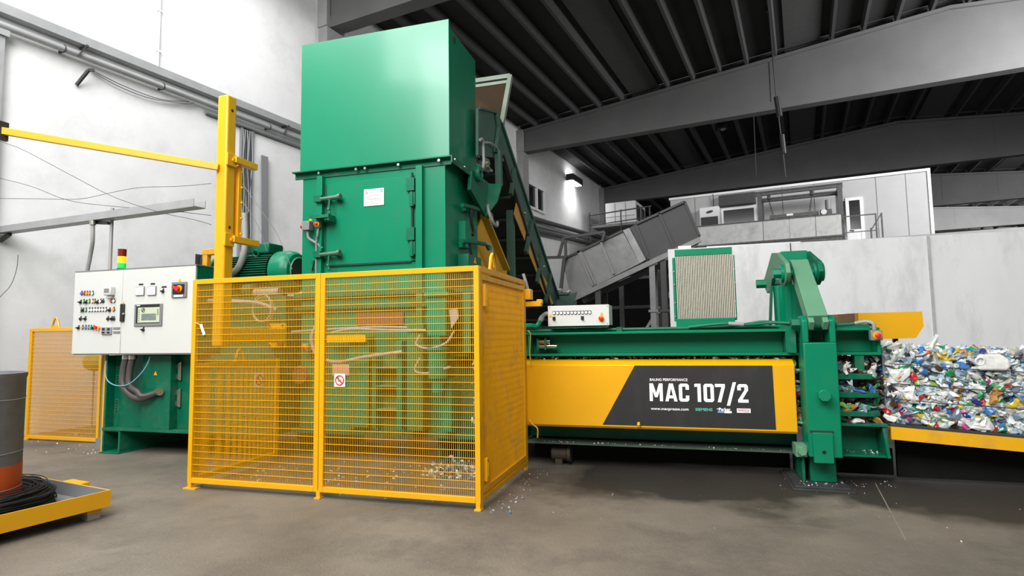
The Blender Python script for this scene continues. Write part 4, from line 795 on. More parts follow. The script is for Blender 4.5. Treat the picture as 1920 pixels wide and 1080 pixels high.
g = G(); g.prism([(q[2].x, 7.98, q[1].z), (q[2].x, 9.7, q[1].z + .02), (q[2].x, 9.7, 1.5), (q[2].x, 7.98, q[2].z)], (-.02, 0, 0)); g.box(x0, q[2].x, 9.7, 9.73, 1.45, q[0].z); obj('rear_plates', g, YEL, t)
for x in (x0 + .1, q[3].x - .1): g = G(); g.box(x - .025, x + .025, 8.3, 8.35, 0, q[3].z); obj('leg', g, BLACK, t); g = G(); g.box(x - .025, x + .025, 9.5, 9.55, 0, q[3].z); obj('leg', g, BLACK, t)
g = G(); g.box(x0 - .02, q[3].x, 8.25, 9.7, q[3].z + .0, q[3].z + .04); obj('floor_plate', g, GREEN_D, t)

# ================================================================== SAFETY FENCES
def grating(name, par, o, u, n, w, h, m=YEL, sp=.0185, dep=.006, th=.003, hs=.066, hth=.0055):
    o = V(o); u = V(u).normalized(); n = V(n).normalized(); g = G(); z = V((0, 0, 1)); k = int(w / sp)
    for i in range(k + 1):
        c = o + u * (w * i / k); a = c - u * th / 2 - n * dep / 2
        vs = [a, a + u * th, a + u * th + n * dep, a + n * dep]
        g.add(vs + [p + z * h for p in vs], [(0, 1, 5, 4), (1, 2, 6, 5), (2, 3, 7, 6), (3, 0, 4, 7)])
    k = int(h / hs)
    for j in range(1, k + 1):
        c = o + z * (j * h / (k + 1)) - n * (dep / 2 + .002)
        g.obox(c + u * w / 2, u * w / 2, n * .003, z * hth / 2)
    return obj(name, g, m, par, smooth=False)
def panel(par, name, o, u, n, w, h, fw=.05, fd=.04, m=YEL, gm=None, dep=.006):
    o = V(o); u = V(u).normalized(); n = V(n).normalized(); z = V((0, 0, 1)); g = G()
    g.obox(o + u * fw / 2 + z * h / 2, u * fw / 2, n * fd / 2, z * h / 2); g.obox(o + u * (w - fw / 2) + z * h / 2, u * fw / 2, n * fd / 2, z * h / 2)
    g.obox(o + u * w / 2 + z * fw / 2, u * (w / 2 - fw), n * fd / 2, z * fw / 2); g.obox(o + u * w / 2 + z * (h - fw / 2), u * (w / 2 - fw), n * fd / 2, z * fw / 2)
    f = obj(name, g, m, par, bevel=.003); grating('mesh', f, o + u * fw + z * fw, u, n, w - 2 * fw, h - 2 * fw, gm or m, dep=dep); return f
def eye(par, c, u, m=YEL, s=1.):
    c = V(c); u = V(u); z = V((0, 0, 1)); g = G(); n = u.cross(z)
    g.tube([c - u * .075 * s, c - u * .035 * s + z * .12 * s, c + z * .155 * s, c + u * .035 * s + z * .12 * s, c + u * .075 * s], .014 * s, n=6)
    g.obox(c + z * .02 * s, u * .075 * s, n * .008, z * .02 * s); g.obox(c + z * .07 * s, u * .02 * s, n * .006, z * .05 * s) if False else None
    return obj('lifting_eye', g, m, par)
def nosign(par, c, u, s=.075):
    c = V(c); u = V(u).normalized(); z = V((0, 0, 1)); n = u.cross(z); g = G(); g.obox(c, u * s, n * .002, z * s * 1.05); o = obj('prohibition_sign', g, SIGNW, par, bevel=.0)
    g = G(); cc = c + n * .004; g.torus(cc, n, s * .74, s * .1, n=28, k=6); d = (u * .7 - z * .7); g.obox(cc, d * s * .74, n * .003, (u * .7 + z * .7) * s * .1); obj('sign_ring', g, SIGNR, o)
    g = G(); g.obox(cc - n * .001 - u * s * .2 + z * s * .1, u * s * .1, n * .001, z * s * .3); g.obox(cc - n * .001 + u * s * .2 - z * s * .1, u * s * .14, n * .001, z * s * .22); g.sphere(cc - u * s * .2 + z * s * .48, s * .09, n=8); obj('sign_figure', g, GREYV, o)
    return o
K = thing('safety_cage', (-3.3, 5.6, 0), 'yellow mesh safety cage standing in front of the green press tower', 'safety cage')
panel(K, 'front_panel', (-4.87, 4.84, .06), (1, 0, 0), (0, 1, 0), 1.525, 2.06)
panel(K, 'front_panel', (-3.34, 4.84, .06), (1, 0, 0), (0, 1, 0), 1.615, 2.06)
panel(K, 'side_gate', (-1.745, 4.87, .12), (0, 1, 0), (1, 0, 0), 1.5, 1.93, m=YEL_W, dep=.016)
g = G(); g.box(-1.765, -1.725, 4.87, 6.41, 2.07, 2.12); g.box(-1.765, -1.725, 4.862, 4.9, 0, 2.08); g.box(-1.765, -1.725, 6.37, 6.41, .0, 2.08); g.box(-1.765, -1.725, 4.9, 6.4, .055, .1); obj('gate_frame', g, YEL_W, K, bevel=.003)
panel(K, 'inner_panel', (-4.86, 4.88, .06), (0, 1, 0), (1, 0, 0), 1.28, 1.19)
for x in (-4.84, -3.34, -1.75): g = G(); g.box(x - .02, x + .02, 4.82, 4.86, 0, .08); g.box(x - (.06 if x < -4 else .03), x + (.09 if x < -4 else .03), 4.80, 4.88, 0, .012); obj('foot', g, YEL_W, K)
g = G(); g.box(-3.345, -3.335, 4.83, 4.85, .1, 2.1); obj('panel_joint', g, GAP, K)
eye(K, (-1.745, 5.27, 2.11), (0, 1, 0), YEL_W, 1.1); eye(K, (-4.86, 5.5, 1.24), (0, 1, 0))
for zz in (1.86, .32): g = G(); g.box(-1.73, -1.70, 4.93, 4.99, zz - .1, zz + .1); g.box(-1.72, -1.695, 4.95, 4.965, zz - .06, zz + .06); obj('hinge', g, YEL, K, bevel=.004)
g = G(); g.box(-1.74, -1.66, 6.38, 6.5, 1.9, 2.02); g.box(-1.74, -1.55, 6.42, 6.5, 1.82, 1.88); g.box(-1.60, -1.54, 6.42, 6.5, 1.85, 1.9); obj('gate_switch', g, YEL, K, bevel=.006); g = G(); g.tube(spline([(-1.70, 6.42, 2.02), (-1.72, 6.42, 2.1), (-1.75, 6.42, 2.2)]), .018); obj('switch_cable', g, GREYP, K)
g = G(); g.tube(spline([(-1.70, 6.39, 1.55), (-1.67, 6.39, 1.5), (-1.68, 6.39, 1.3), (-1.67, 6.39, 1.15)]), .006); obj('tie_wire', g, YEL, K); g = G(); g.tube(spline([(-1.70, 6.39, .55), (-1.66, 6.38, .5), (-1.6, 6.36, .46), (-1.6, 6.36, .36)]), .008); obj('tie_wire', g, YEL, K)
c = PY(637, 713, 4.825); nosign(K, c, (1, 0, 0), .058)
c = PX(485.5, 712, -4.835); nosign(K, c, (0, 1, 0), .075)
c = PY(378, 618, 4.82); g = G(); g.prism([c + V((-.03, 0, .05)), c + V((0, 0, .06)), c + V((.05, 0, -.05)), c + V((.02, 0, -.06))], (0, .004, 0)); g.bar(c + V((-.09, 0, .075)), c + V((-.01, 0, .05)), .004, .004); obj('paper_tag', g, SIGNW, K)
N = thing('safety_fence', (-9.05, 6.62, 0), 'lower yellow mesh safety fence by the wall, left of the white control cabinet', 'safety fence')
panel(N, 'fence_panel', (-9.82, 6.62, .02), (1, 0, 0), (0, 1, 0), 1.5, 1.69); eye(N, (-9.3, 6.62, 1.70), (1, 0, 0), YEL, 1.1)
g = G(); g.box(-9.82, -9.74, 6.58, 6.66, 0, .02); obj('foot', g, YEL_W, N)
g = G(); g.box(-7.615, -7.588, 6.08, 6.12, .0, 1.31); g.box(-7.64, -7.585, 6.07, 6.13, 0, .012); tag(obj('fence_post', g, YEL, bevel=.003), 'slim yellow post at the left edge of the green power pack housing', 'post')
t = thing('air_tank', (-9.0, 7.25, 0), 'olive cylinder tank hanging behind the left mesh fence', 'tank')
g = G(); g.lathe((-9.42, 7.25, 1.16), (1, 0, 0), [(0, .02), (.01, .09), (.05, .135), (.1, .145), (.7, .145), (.75, .135), (.79, .09), (.8, .02)], n=28); obj('vessel', g, TANK, t); g = G(); g.box(-9.3, -9.28, 7.24, 7.26, 0, 1.05); obj('stand', g, TRUNKM, t); g = G(); g.box(-8.6, -8.58, 7.24, 7.26, 0, 1.05); obj('stand', g, TRUNKM, t)
g = G(); g.tube(spline([(-9.38, 7.2, 1.3), (-9.42, 7.18, 1.5), (-9.36, 7.18, 1.75)]), .03); obj('pipe', g, HOSEG, t)

# ================================================================== CONTROL CABINET
C = thing('control_cabinet', (-6.95, 6.1, 1.33), 'white fronted control cabinet covered with buttons above the green housing', 'control cabinet')
YC = 5.9
g = G(); g.box(-7.97, -5.92, 5.925, 6.3, 1.335, 2.44); obj('case', g, GREEN_D, C, bevel=.004); g = G(); g.box(-7.98, -5.91, 5.9, 6.32, 2.44, 2.455); obj('rain_lip', g, GREYP, C)
for x0, x1 in ((-7.975, -7.125), (-7.118, -5.925)):
    g = G(); g.box(x0, x1, 5.9, 5.925, 1.33, 2.437); obj('door', g, WHITE, C, bevel=.004)
g = G(); g.box(-7.96, -5.95, 5.91, 6.3, 1.315, 1.335); obj('bottom_plate', g, GREYP, C)
RIM = mat('button_rim', S(84, 84, 82), .4, var=0)
def led(px, py, m, r=.0175):
    c = PY(px, py, YC); g = G(); g.cyl(c, c + V((0, -.012, 0)), r + .005, n=14); g.box(c.x - .013, c.x + .013, c.y - .003, c.y, c.z + r + .006, c.z + r + .022); o = obj('push_button', g, RIM, C, smooth=False)
    g = G(); g.cyl(c + V((0, -.011, 0)), c + V((0, -.02, 0)), r, n=14); obj('lens', g, m, o)
def sel(px, py):
    c = PY(px, py, YC); g = G(); g.cyl(c, c + V((0, -.02, 0)), .019, n=14); g.bar(c + V((-.022, -.028, .004)), c + V((.016, -.028, -.002)), .014, .016); g.box(c.x - .012, c.x + .012, c.y - .003, c.y, c.z + .022, c.z + .038); obj('selector_switch', g, BLACK, C, smooth=False)
for px, m in ((154, BLUEP), (159.2, RED), (164, AMBERP), (168.8, AMBERP), (174.4, WTXT)): led(px, 550.5, m)
for px, m in ((157.9, GREENP), (168.2, GREENP), (174.4, WTXT), (178.6, AMBERP), (189.3, WTXT), (194.1, BLACK), (210, RED), (214.7, WTXT)): led(px, 566 - (px - 150) * .02, m)
for px in (152.2, 162.9, 184): sel(px, 567)
for px, m in ((152.8, WTXT), (161.9, GREENP), (168.2, WTXT), (173.3, WTXT), (178.6, WTXT), (183.6, WTXT), (188.8, WTXT), (194, WTXT), (199.3, WTXT), (214.1, AMBERP)): led(px, 582 - (px - 150) * .02, m)
for px in (157, 206.5): sel(px, 582)
for px in (152, 160.8, 203.3, 210.5, 214.3): (sel if px in (160.8, 210.5) else (lambda a, b: led(a, b, BLACK)))(px, 598)
for px, m in ((155.5, AMBERP), (161.4, BLUEV), (166.7, BLUEV), (171.5, TEAL)): led(px, 614.5, m)
for px in (148.2, 176.5): sel(px, 615)
c = PY(182.2, 614, YC); g = G(); g.lathe(c, (0, -1, 0), [(0, .014), (.02, .014), (.022, .024), (.036, .024), (.04, .016)], n=16); obj('stop_button', g, RED, C)
c = PY(187, 614.5, YC); g = G(); g.cyl(c, c + V((0, -.02, 0)), .018, n=14); g.prism([c + V((-.012, -.02, 0)), c + V((.012, -.02, 0)), c + V((.006, -.02, -.05)), c + V((-.006, -.02, -.05))], (0, -.006, 0)); obj('key_switch', g, AMBERP, C)
a = PY(203, 538, YC); b = PY(216, 554, YC); g = G(); g.box(a.x, b.x, 5.83, 5.9, b.z, a.z); g.box(a.x + .03, b.x - .03, 5.86, 5.9, b.z - .04, b.z); rd = obj('card_reader', g, WHITE, C, bevel=.012)
g = G(); g.box(a.x + .02, a.x + .1, 5.826, 5.831, b.z + .035, a.z - .03); obj('reader_screen', g, GREYP, rd)
for px in (196.5, 206):
    a = PY(px - 4.3, 613.5, YC); b = PY(px + 4.3, 627, YC); g = G(); g.box(a.x, b.x, 5.88, 5.9, b.z, a.z); s_ = obj('socket', g, GREYV, C, bevel=.004)
    g = G(); w = b.x - a.x; g.box(a.x + w * .25, b.x - w * .25, 5.876, 5.881, b.z + .055, a.z - .012); g.box(a.x + w * .25, b.x - w * .25, 5.876, 5.881, b.z + .015, a.z - .06); obj('socket_cover', g, BLACK, s_)
for py in (615.5, 623): a = PY(213, py - 1.8, YC); b = PY(225, py + 1.8, YC); g = G(); g.box(a.x, (a.x + b.x) / 2, 5.894, 5.9, b.z, a.z); g.box((a.x + b.x) / 2, b.x, 5.892, 5.9, b.z, a.z); obj('switch_plate', g, GREYP, C)
a = PY(228, 570, YC); b = PY(234, 603, YC); g = G(); g.box(a.x, b.x, 5.875, 5.9, b.z, a.z); dh = obj('door_handle', g, BLACK, C, bevel=.008); g = G(); g.cyl(PY(231, 588, 5.874), PY(231, 588, 5.868), .014, n=10); obj('lock', g, GREYV, dh)
for px, py in ((231.8, 568), (337.8, 525.5)): c = PY(px, py, YC); g = G(); g.prism([c + V((-.024, 0, -.02)), c + V((.024, 0, -.02)), c + V((0, 0, .026))], (0, -.003, 0)); obj('warning_triangle', g, YEL, C)
for k, (x0, x1, y0, y1) in enumerate(((256, 271.4, 538, 554), (278, 293.4, 537, 553.6))):
    a = PY(x0, y0, YC); b = PY(x1, y1, YC); g = G(); g.box(a.x, b.x, 5.885, 5.9, b.z, a.z); ga = obj('meter', g, GREYP, C, bevel=.004)
    g = G(); g.box(a.x + .008, b.x - .008, 5.883, 5.886, b.z + .008, a.z - .008); fc = obj('meter_face', g, WTXT, ga); g = G(); g.bar((a.x + .03, 5.882, b.z + .03), (b.x - .04, 5.882, b.z + .036), .003, .004); obj('meter_needle', g, PINKV, ga)
    g = G(); g.box(a.x + .04, b.x - .03, 5.897, 5.9, a.z + .02, a.z + .04); obj('name_tag', g, BLACK, C)
sel(306.5, 546.5); sel(269.5, 618.5)
c = PY(308, 538, YC); g = G(); g.box(c.x - .04, c.x + .04, 5.897, 5.9, c.z - .01, c.z + .01); obj('name_tag', g, BLACK, C)
a = PY(324, 529.5, YC); b = PY(351, 557.5, YC); g = G(); g.box(a.x, b.x, 5.88, 5.9, b.z, a.z); ms = obj('main_switch', g, GREYP, C, bevel=.006)
g = G(); g.box(a.x + .03, b.x - .03, 5.872, 5.882, b.z + .045, a.z - .03); obj('switch_plate', g, BLACK, ms); c = (a + b) / 2 + V((.02, 0, .01)); c.y = 5.872
g = G(); g.cyl(c, c + V((0, -.012, 0)), .046, n=24); obj('yellow_ring', g, YEL, ms); g = G(); g.cyl(c + V((-.008, -.012, 0)), c + V((-.008, -.04, 0)), .034, n=20); g.bar(c + V((-.065, -.045, .03)), c + V((.03, -.045, -.018)), .026, .024); obj('red_handle', g, RED, ms); g = G(); g.box(a.x + .05, b.x - .05, 5.877, 5.881, b.z + .008, b.z + .035); obj('switch_tag', g, WTXT, ms)
a = PY(254, 571, YC); b = PY(304.5, 611, YC); g = G(); g.box(a.x, b.x, 5.885, 5.9, b.z, a.z); tp = obj('touch_panel', g, GREYP, C, bevel=.005)
g = G(); g.box(a.x + .035, b.x - .04, 5.882, 5.886, b.z + .04, a.z - .006); obj('bezel', g, BLACK, tp)
sa = PY(259, 577, 5.881); sb = PY(298.5, 604, 5.881); g = G(); g.box(sa.x, sb.x, 5.879, 5.883, sb.z, sa.z); sc_ = obj('screen', g, SCREEN, tp)
g = G(); w = sb.x - sa.x; h = sa.z - sb.z; g.box(sa.x + w * .18, sa.x + w * .85, 5.8775, 5.8795, sb.z + h * .14, sb.z + h * .58); obj('screen_picture', g, mat('screen_dark', S(120, 132, 124), .4, var=.3, vscale=18), tp)
g = G(); g.torus((sa.x + w * .25, 5.878, sb.z + h * .82), (0, 1, 0), .026, .004, n=20, k=5); g.bar((sa.x + w * .25 - .012, 5.878, sb.z + h * .82 - .015), (sa.x + w * .25 + .012, 5.878, sb.z + h * .82 + .015), .003, .012); [g.box(sa.x + w * .04, sa.x + w * .08, 5.878, 5.8795, sb.z + h * (.1 + .14 * i), sb.z + h * (.15 + .14 * i)) for i in range(6)]; [g.box(sa.x + w * .9, sa.x + w * .96, 5.878, 5.8795, sb.z + h * (.5 + .14 * i), sb.z + h * (.56 + .14 * i)) for i in range(3)]; obj('screen_symbols', g, BLACK, tp)
g = G(); g.box(a.x + .045, a.x + .1, 5.88, 5.883, a.z - .022, a.z - .01); obj('panel_mark', g, WTXT, tp)
# hoses under the cabinet
for k, px in enumerate((237, 249)):
    a = PY(px, 668, 6.0); e = PY(297, 735 + k * .5, 6.07)
    g = G(); g.tube(spline([a, a + V((-.03, -.01, -.2)), a + V((.0, -.03, -.38)), a + V((.12 + .02 * k, -.03, -.50 + .04 * k)), a + V((.3 - .08 * k, -.02, -.55 + .03 * k)), e]), .043 - .003 * k, n=12); obj('hose', g, HOSED, C)
    g = G(); g.cyl(a + V((0, 0, .015)), a + V((0, 0, -.04)), .05, n=14); obj('hose_gland', g, BOLT, C)
g = G(); g.cyl(PY(294, 735, 6.08), PY(300, 735, 6.02), .045, n=14); obj('hose_gland', g, BOLT, C)
g = G(); g.tube(spline([PY(199, 676, 6.0), PY(199, 708, 5.98), PY(215, 722, 5.95), PY(240, 721, 5.92), PY(262, 703, 5.95), PY(275, 685, 5.98), PY(282, 668, 6.0)]), .008, n=6); obj('blue_cable', g, BLUEC, C)
# signal tower
c = PY(228, 502, 6.1); s_ = thing('signal_tower', (c.x, 6.1, 2.455), 'stacked signal light, red, amber and green, on top of the white cabinet', 'signal light')
z = 2.455; g = G(); g.cyl((c.x, 6.1, z), (c.x, 6.1, z + .035), .055, n=20); obj('base', g, BLACK, s_)
for nm, m, h in (('green_lamp', LAMP_G, .07), ('amber_lamp', LAMP_A, .085), ('red_lamp', LAMP_R, .085)):
    z0 = z + .037 if nm == 'green_lamp' else z1 + .006; z1 = z0 + h; g = G(); g.cyl((c.x, 6.1, z0), (c.x, 6.1, z1), .052, n=24); obj(nm, g, m, s_)
g = G(); g.cyl((c.x, 6.1, z1), (c.x, 6.1, z1 + .012), .054, n=20); obj('cap', g, LAMP_R, s_)
# cable tray on a stand over the cabinet
T0 = PY(205, 405, 6.06); e0 = W(*PBX(0, 433, XL + .01)); dT = (T0 - e0).normalized(); T1 = T0 + dT * 1.85
t = thing('cable_tray', (T0.x, 6.06, 2.455), 'galvanised cable tray reaching from the wall over the white cabinet to the mast', 'cable tray')
sd = dT.cross(V((0, 0, 1))).normalized(); g = G()
g.bar(e0 + V((0, 0, -.045)), T1 + V((0, 0, -.045)), .16, .008)
for s_g in (-.08, .08): g.bar(e0 + sd * s_g, T1 + sd * s_g, .006, .1)
obj('tray', g, TRUNKM, t)
g = G(); g.cyl((T0.x, 6.1, 2.456), (T0.x, 6.1, T0.z + .12), .022, n=12); g.box(T0.x - .07, T0.x + .1, 6.05, 6.16, 2.456, 2.468); obj('post', g, TRUNKM, t)
g = G(); g.bar(T0 + dT * -.4 + V((0, 0, -.06)), T0 + V((0, 0, -.1)), .05, .04); obj('bracket', g, DARKST, t); g = G(); g.bar(e0 + V((.02, 0, -.16)), e0 + dT * .3 + V((0, 0, -.07)), .05, .05); obj('bracket', g, DARKST, t)
g = G(); a = PY(174, 418, 6.04); b = PY(163, 506, 6.1); b.z = 2.46; g.tube(spline([a, a + V((.01, -.0, -.25)), a.lerp(b, .6) + V((.03, 0, 0)), b]), .026, n=10); obj('flexible_conduit', g, HOSEG, t); g = G(); g.cyl(a + V((0, 0, .03)), a + V((0, 0, -.03)), .04, n=12); obj('conduit_gland', g, BOLT, t)
bp = PZ(190, 840, 0); g = G(); g.cyl((bp.x, bp.y, .0), (bp.x, bp.y, 2.3), .028, n=12); g.cyl((bp.x + .05, bp.y, .0), (bp.x + .05, bp.y, 2.3), .016, n=10); g.box(bp.x - .05, bp.x + .08, bp.y - .05, bp.y + .05, 0, .14)
tag(obj('conduit_pole', g, GREYP), 'pair of grey conduit pipes rising from the floor behind the cabinet, beside the green foot', 'conduit')

# ================================================================== WIRE MAST
M_ = thing('wire_mast', (-4.93, 5.28, 1.42), 'tall yellow square mast rising behind the cage in front of the wall', 'mast')
g = G(); g.box(-5.0, -4.855, 5.22, 5.36, 1.42, 4.27); obj('post', g, YEL, M_, bevel=.02, seg=3)
g = G(); g.box(-5.0, -4.86, 5.36, 6.3, 1.45, 1.62); obj('arm', g, YEL, M_, bevel=.01)
g = G(); g.box(-5.12, -4.87, 6.29, 6.32, 1.38, 1.69); fp = obj('flange_plate', g, YEL, M_, bevel=.003)
for x in (-5.1, -4.9):
    for z in (1.41, 1.66): g = G(); g.hexb((x, 6.29, z), (0, -1, 0), .018, .02); obj('bolt', g, BROWN, fp)
for (pa, pb, pe) in (((424, 286), (438, 314), (476, 312)), ((419, 436), (433, 463), (478, 470))):
    a = PX(*pa, -4.85); b = PX(*pb, -4.85); e = PX(*pe, -4.85); g = G(); g.box(-4.853, -4.825, min(a.y, 5.24), b.y + .02, b.z, a.z); pl = obj('bracket_plate', g, YEL, M_, bevel=.004)
    zc = (a.z + b.z) / 2; g = G(); g.box(-4.87, -4.79, 5.3, e.y, zc - .02, zc + .05); obj('bracket_arm', g, YEL, pl, bevel=.003); c = V((-4.825, 5.29, zc)); g = G(); g.hexb(c, (1, 0, 0), .025, .02); obj('bolt', g, YEL_W, pl)
a = PX(437, 315, -4.85); b = PX(450, 455, -4.85); g = G(); g.box(-4.99, -4.84, 5.40, b.y, b.z, a.z + .05); vp = obj('hole_plate', g, YEL, M_, bevel=.003)
z = b.z + .1
while z < a.z: g = G(); g.cyl((-4.92, 5.41, z), (-4.84 + .012, 5.45, z), .014, n=8); obj('bolt', g, YEL_W, vp); z += .18
for zz in (4.1, 2.75): g = G(); g.cyl((-4.857, 5.29, zz), (-4.853, 5.29, zz), .018, n=12); obj('hole', g, GAP, M_)
g = G(); ra = V((-4.93, 5.215, PY(405, 315, 5.215).z)); d = ray(0, 245); rb_ = CAM + d * (6.87 / -d.x); ext = (rb_ - ra).normalized()
g.bar(ra + ext * .02, rb_ + ext * .1, .05, .075); obj('guide_rail', g, YEL, M_, bevel=.004); g = G(); g.obox(rb_ - ext * .02, V((.02, 0, 0)), V((0, .05, 0)), V((0, 0, .1))); obj('rail_clamp', g, DARKST, M_)
g = G(); g.box(-6.34, -6.26, 6.42, 6.5, 2.052, 2.72); g.box(-6.343, -5.897, 6.417, 6.503, 2.66, 2.74); g.box(-5.98, -5.9, 6.42, 6.5, 2.052, 2.72); tag(obj('motor_guard', g, YEL_W, bevel=.01), 'yellow square loop bracket beside the mast in front of the motor', 'bracket')

# ================================================================== MOTOR
Q = thing('electric_motor', (-5.7, 7.1, 2.05), 'green finned electric motor lying behind the cage, left of the tower', 'motor')
cy_, cz_ = 7.05, 2.44
g = G(); g.lathe((-6.42, cy_, cz_), (1, 0, 0), [(0, .1), (.02, .2), (.08, .26), (.9, .26), (.92, .24)], n=40); mb = obj('stator', g, GREEN_D, Q)
g = G()
for k in range(-7, 8):
    zz = k * .034; rr_ = .30; yy = sqrt(max(.0, .3 ** 2 - zz ** 2)); g.box(-6.32, -5.56, cy_ - yy - .01, cy_ + yy + .01, cz_ + zz - .006, cz_ + zz + .006)
obj('cooling_fins', g, GREEN_D, mb)
g = G(); g.lathe((-5.53, cy_, cz_), (1, 0, 0), [(0, .28), (.0, .31), (.16, .31), (.23, .295), (.28, .26), (.295, .2), (.295, .19)], n=44); fc = obj('fan_cover', g, GREEN, Q)
g = G(); g.lathe((-5.24, cy_, cz_), (1, 0, 0), [(0, .2), (.012, .2)], n=32); obj('fan_grille', g, DARKST, fc)
g = G(); g.torus((-5.23, cy_, cz_), (1, 0, 0), .2, .012, n=32, k=6); obj('grille_rim', g, GREEN_L, fc)
g = G(); g.box(-6.0, -5.6, cy_ - .2, cy_ + .12, cz_ + .27, cz_ + .42); obj('terminal_box', g, GREEN_D, Q, bevel=.02)
g = G(); g.torus((-5.8, cy_ - .22, cz_ + .27), (0, 1, .3), .045, .014, n=18, k=7); obj('eye_bolt', g, GREEN_D, Q)
g = G(); g.lathe((-6.57, cy_, cz_), (1, 0, 0), [(0, .12), (.0, .3), (.04, .3), (.04, .2), (.15, .2)], n=32); [g.hexb((-6.53, cy_ + .25 * cos(k * pi / 4), cz_ + .25 * sin(k * pi / 4)), (1, 0, 0), .025, .03) for k in range(8)]; obj('mounting_flange', g, GREEN_D, Q)
g = G(); g.box(-6.2, -6.1, cy_ - .28, cy_ + .28, 2.052, 2.2); g.box(-5.75, -5.65, cy_ - .28, cy_ + .28, 2.052, 2.2); obj('foot', g, GREEN_D, Q)
g = G(); g.lathe((-6.02, 6.62, 2.052), (0, 0, 1), [(0, .1), (.06, .1), (.09, .08), (.12, .08), (.14, .05)], n=20); g.lathe((-5.8, 6.62, 2.16), (1, 0, 0), [(0, .05), (.02, .09), (.16, .09), (.18, .05)], n=18); obj('pump', g, GREEN_D, Q); g = G(); g.cyl((-5.6, 6.6, 2.12), (-5.2, 6.6, 2.12), .06, n=14); obj('pump_pipe', g, HOSEG, Q)
g = G(); a = PY(457, 225, 6.7); g.tube(spline([PY(459, 400, 6.75), PY(460, 440, 6.75), PY(458, 472, 6.72), PY(448, 500, 6.7), PY(433, 516, 6.66), PY(425, 530, 6.6)]), .045, n=12); tag(obj('hose', g, HOSEG), 'thick grey hose curving down behind the mast to the motor', 'hose')

# ================================================================== INFEED CONVEYOR
I = thing('infeed_conveyor', (-3.6, 10.5, 0), 'steep dirty green conveyor climbing to the back of the hopper', 'conveyor')
XC = -2.6
def cp(pix, x=XC): return [PX(*q, x) for q in pix]
ex = 1.05
pts = cp(((897, 203), (928, 211), (940, 234), (1046, 558), (1031, 578), (941, 292), (935, 297), (897, 291)))
g = G(); g.prism(pts, (-.04, 0, 0)); sp_ = obj('side_plate', g, GREEN_C, I)
g = G(); g.prism([V((p.x - 2.0, max(p.y, 7.7), p.z)) for p in pts], (-.04, 0, 0)); obj('side_plate', g, GREEN_C, I)
u0, u1 = pts[2], pts[3]
g = G(); g.bar(pts[0], pts[1], .06, .03); g.bar(pts[1], pts[2], .06, .03); g.bar(pts[2], pts[3], .07, .05); obj('top_flange', g, GREEN_C, sp_)
lo0, lo1 = pts[5], pts[4]
g = G(); g.bar(lo0 + V((.02, 0, 0)), lo1 + V((.02, 0, 0)), .06, .05); obj('bottom_flange', g, DARKST, sp_)
for quad in (((968, 380), (989, 420), (984, 451), (964, 402)), ((993, 451), (1011, 489), (1008, 515), (990, 471)), ((1013, 507), (1029, 535), (1027, 564), (1011, 529)), ((1031, 553), (1038, 570), (1030, 571))):
    g = G(); g.prism(cp(quad, XC + .012), (-.01, 0, 0)); obj('cover_panel', g, YEL_O, I)
for a, b in (((998, 415), (986, 474)), ((1014, 478), (1007, 530)), ((1032, 515), (1023, 566)), ((965, 318), (958, 365)), ((932, 213), (936, 240)), ((936, 238), (930, 288))):
    p = cp((a, b), XC + .03); g = G(); g.bar(p[0], p[1], .05, .09); obj('strut', g, GREEN_C, I)
for a in ((983, 400), (1019, 500), (940, 300)): p = cp((a,), XC + .05)[0]; g = G(); g.hexb(p, (1, 0, 0), .03, .03); obj('bolt', g, BOLT, I)
# carrying deck and return pan
dn = V((0, (u1 - u0).normalized().z, -(u1 - u0).normalized().y)); dn = dn if dn.z < 0 else -dn
for off, m, nm in ((.25, RUBBER, 'belt'), (.46, GAP, 'return_pan')):
    a = u0 + dn * off; b = u1 + dn * off + (u1 - u0).normalized() * .6; g = G(); g.prism([a + V((-.04, 0, 0)), b + V((-.04, 0, 0)), b + V((-1.98, 0, 0)), a + V((-1.98, 0, 0))], dn * .04); bb = obj(nm, g, m, I)
    if nm == 'return_pan':
        for k in range(1, 10):
            p = a.lerp(b, k / 10) + dn * .06; g = G(); g.bar(p + V((-.05, 0, 0)), p + V((-1.95, 0, 0)), .05, .04); obj('cross_bar', g, DARKST, bb)
hd = cp(((957, 143), (941, 233)), XC); hl = [p + V((-1.96, 0, 0)) for p in hd]
g = G(); g.bar(hd[0], hd[1], .07, .07); g.bar(hl[0], hl[1], .07, .07); g.bar(hd[0], hl[0], .07, .07); q0 = hd[0].lerp(hd[1], .12); q1 = hl[0].lerp(hl[1], .12); g.bar(q0, q1, .05, .05); obj('hood_frame', g, mat('grey_green_frame', S(118, 130, 112), .6, var=.15), I)
g = G(); g.prism([q0, hd[1], hl[1], q1], (0, .01, 0)); obj('hood_screen', g, TINT, I)
p = PX(957, 395, XC - .1)
for x in (XC - .1, XC - 1.9): g = G(); g.box(x - .06, x + .06, p.y - .05, p.y + .05, 0, p.z); obj('leg', g, GREEN_C, I)
p = cp(((934, 283), (936, 348)), XC + .05); g = G(); g.bar(p[0], p[1], .09, .09); obj('strut', g, GREEN_C, I)
g = G(); g.tube(spline(cp(((900, 262), (905, 264), (907, 300), (906, 312), (905, 316)), XC + .05)), .02, n=8); g.tube(spline(cp(((905, 268), (918, 268), (928, 274), (934, 282)), XC + .05)), .016, n=8); obj('cable', g, HOSEG, I)
rg2 = random.Random(4); g = G()
for _ in range(60): crumple(g, (XC - .3 + rg2.uniform(-.2, .2), 7.75 + rg2.uniform(0, .5), 4.05 + rg2.uniform(-.1, .08)), .06, pick(rg2), 1, 1, rg2)
tag(obj('conveyed_bottles', g, TRASH, smooth=False), 'crushed bottles visible in the opening of the conveyor head', 'plastic waste', kind='stuff')
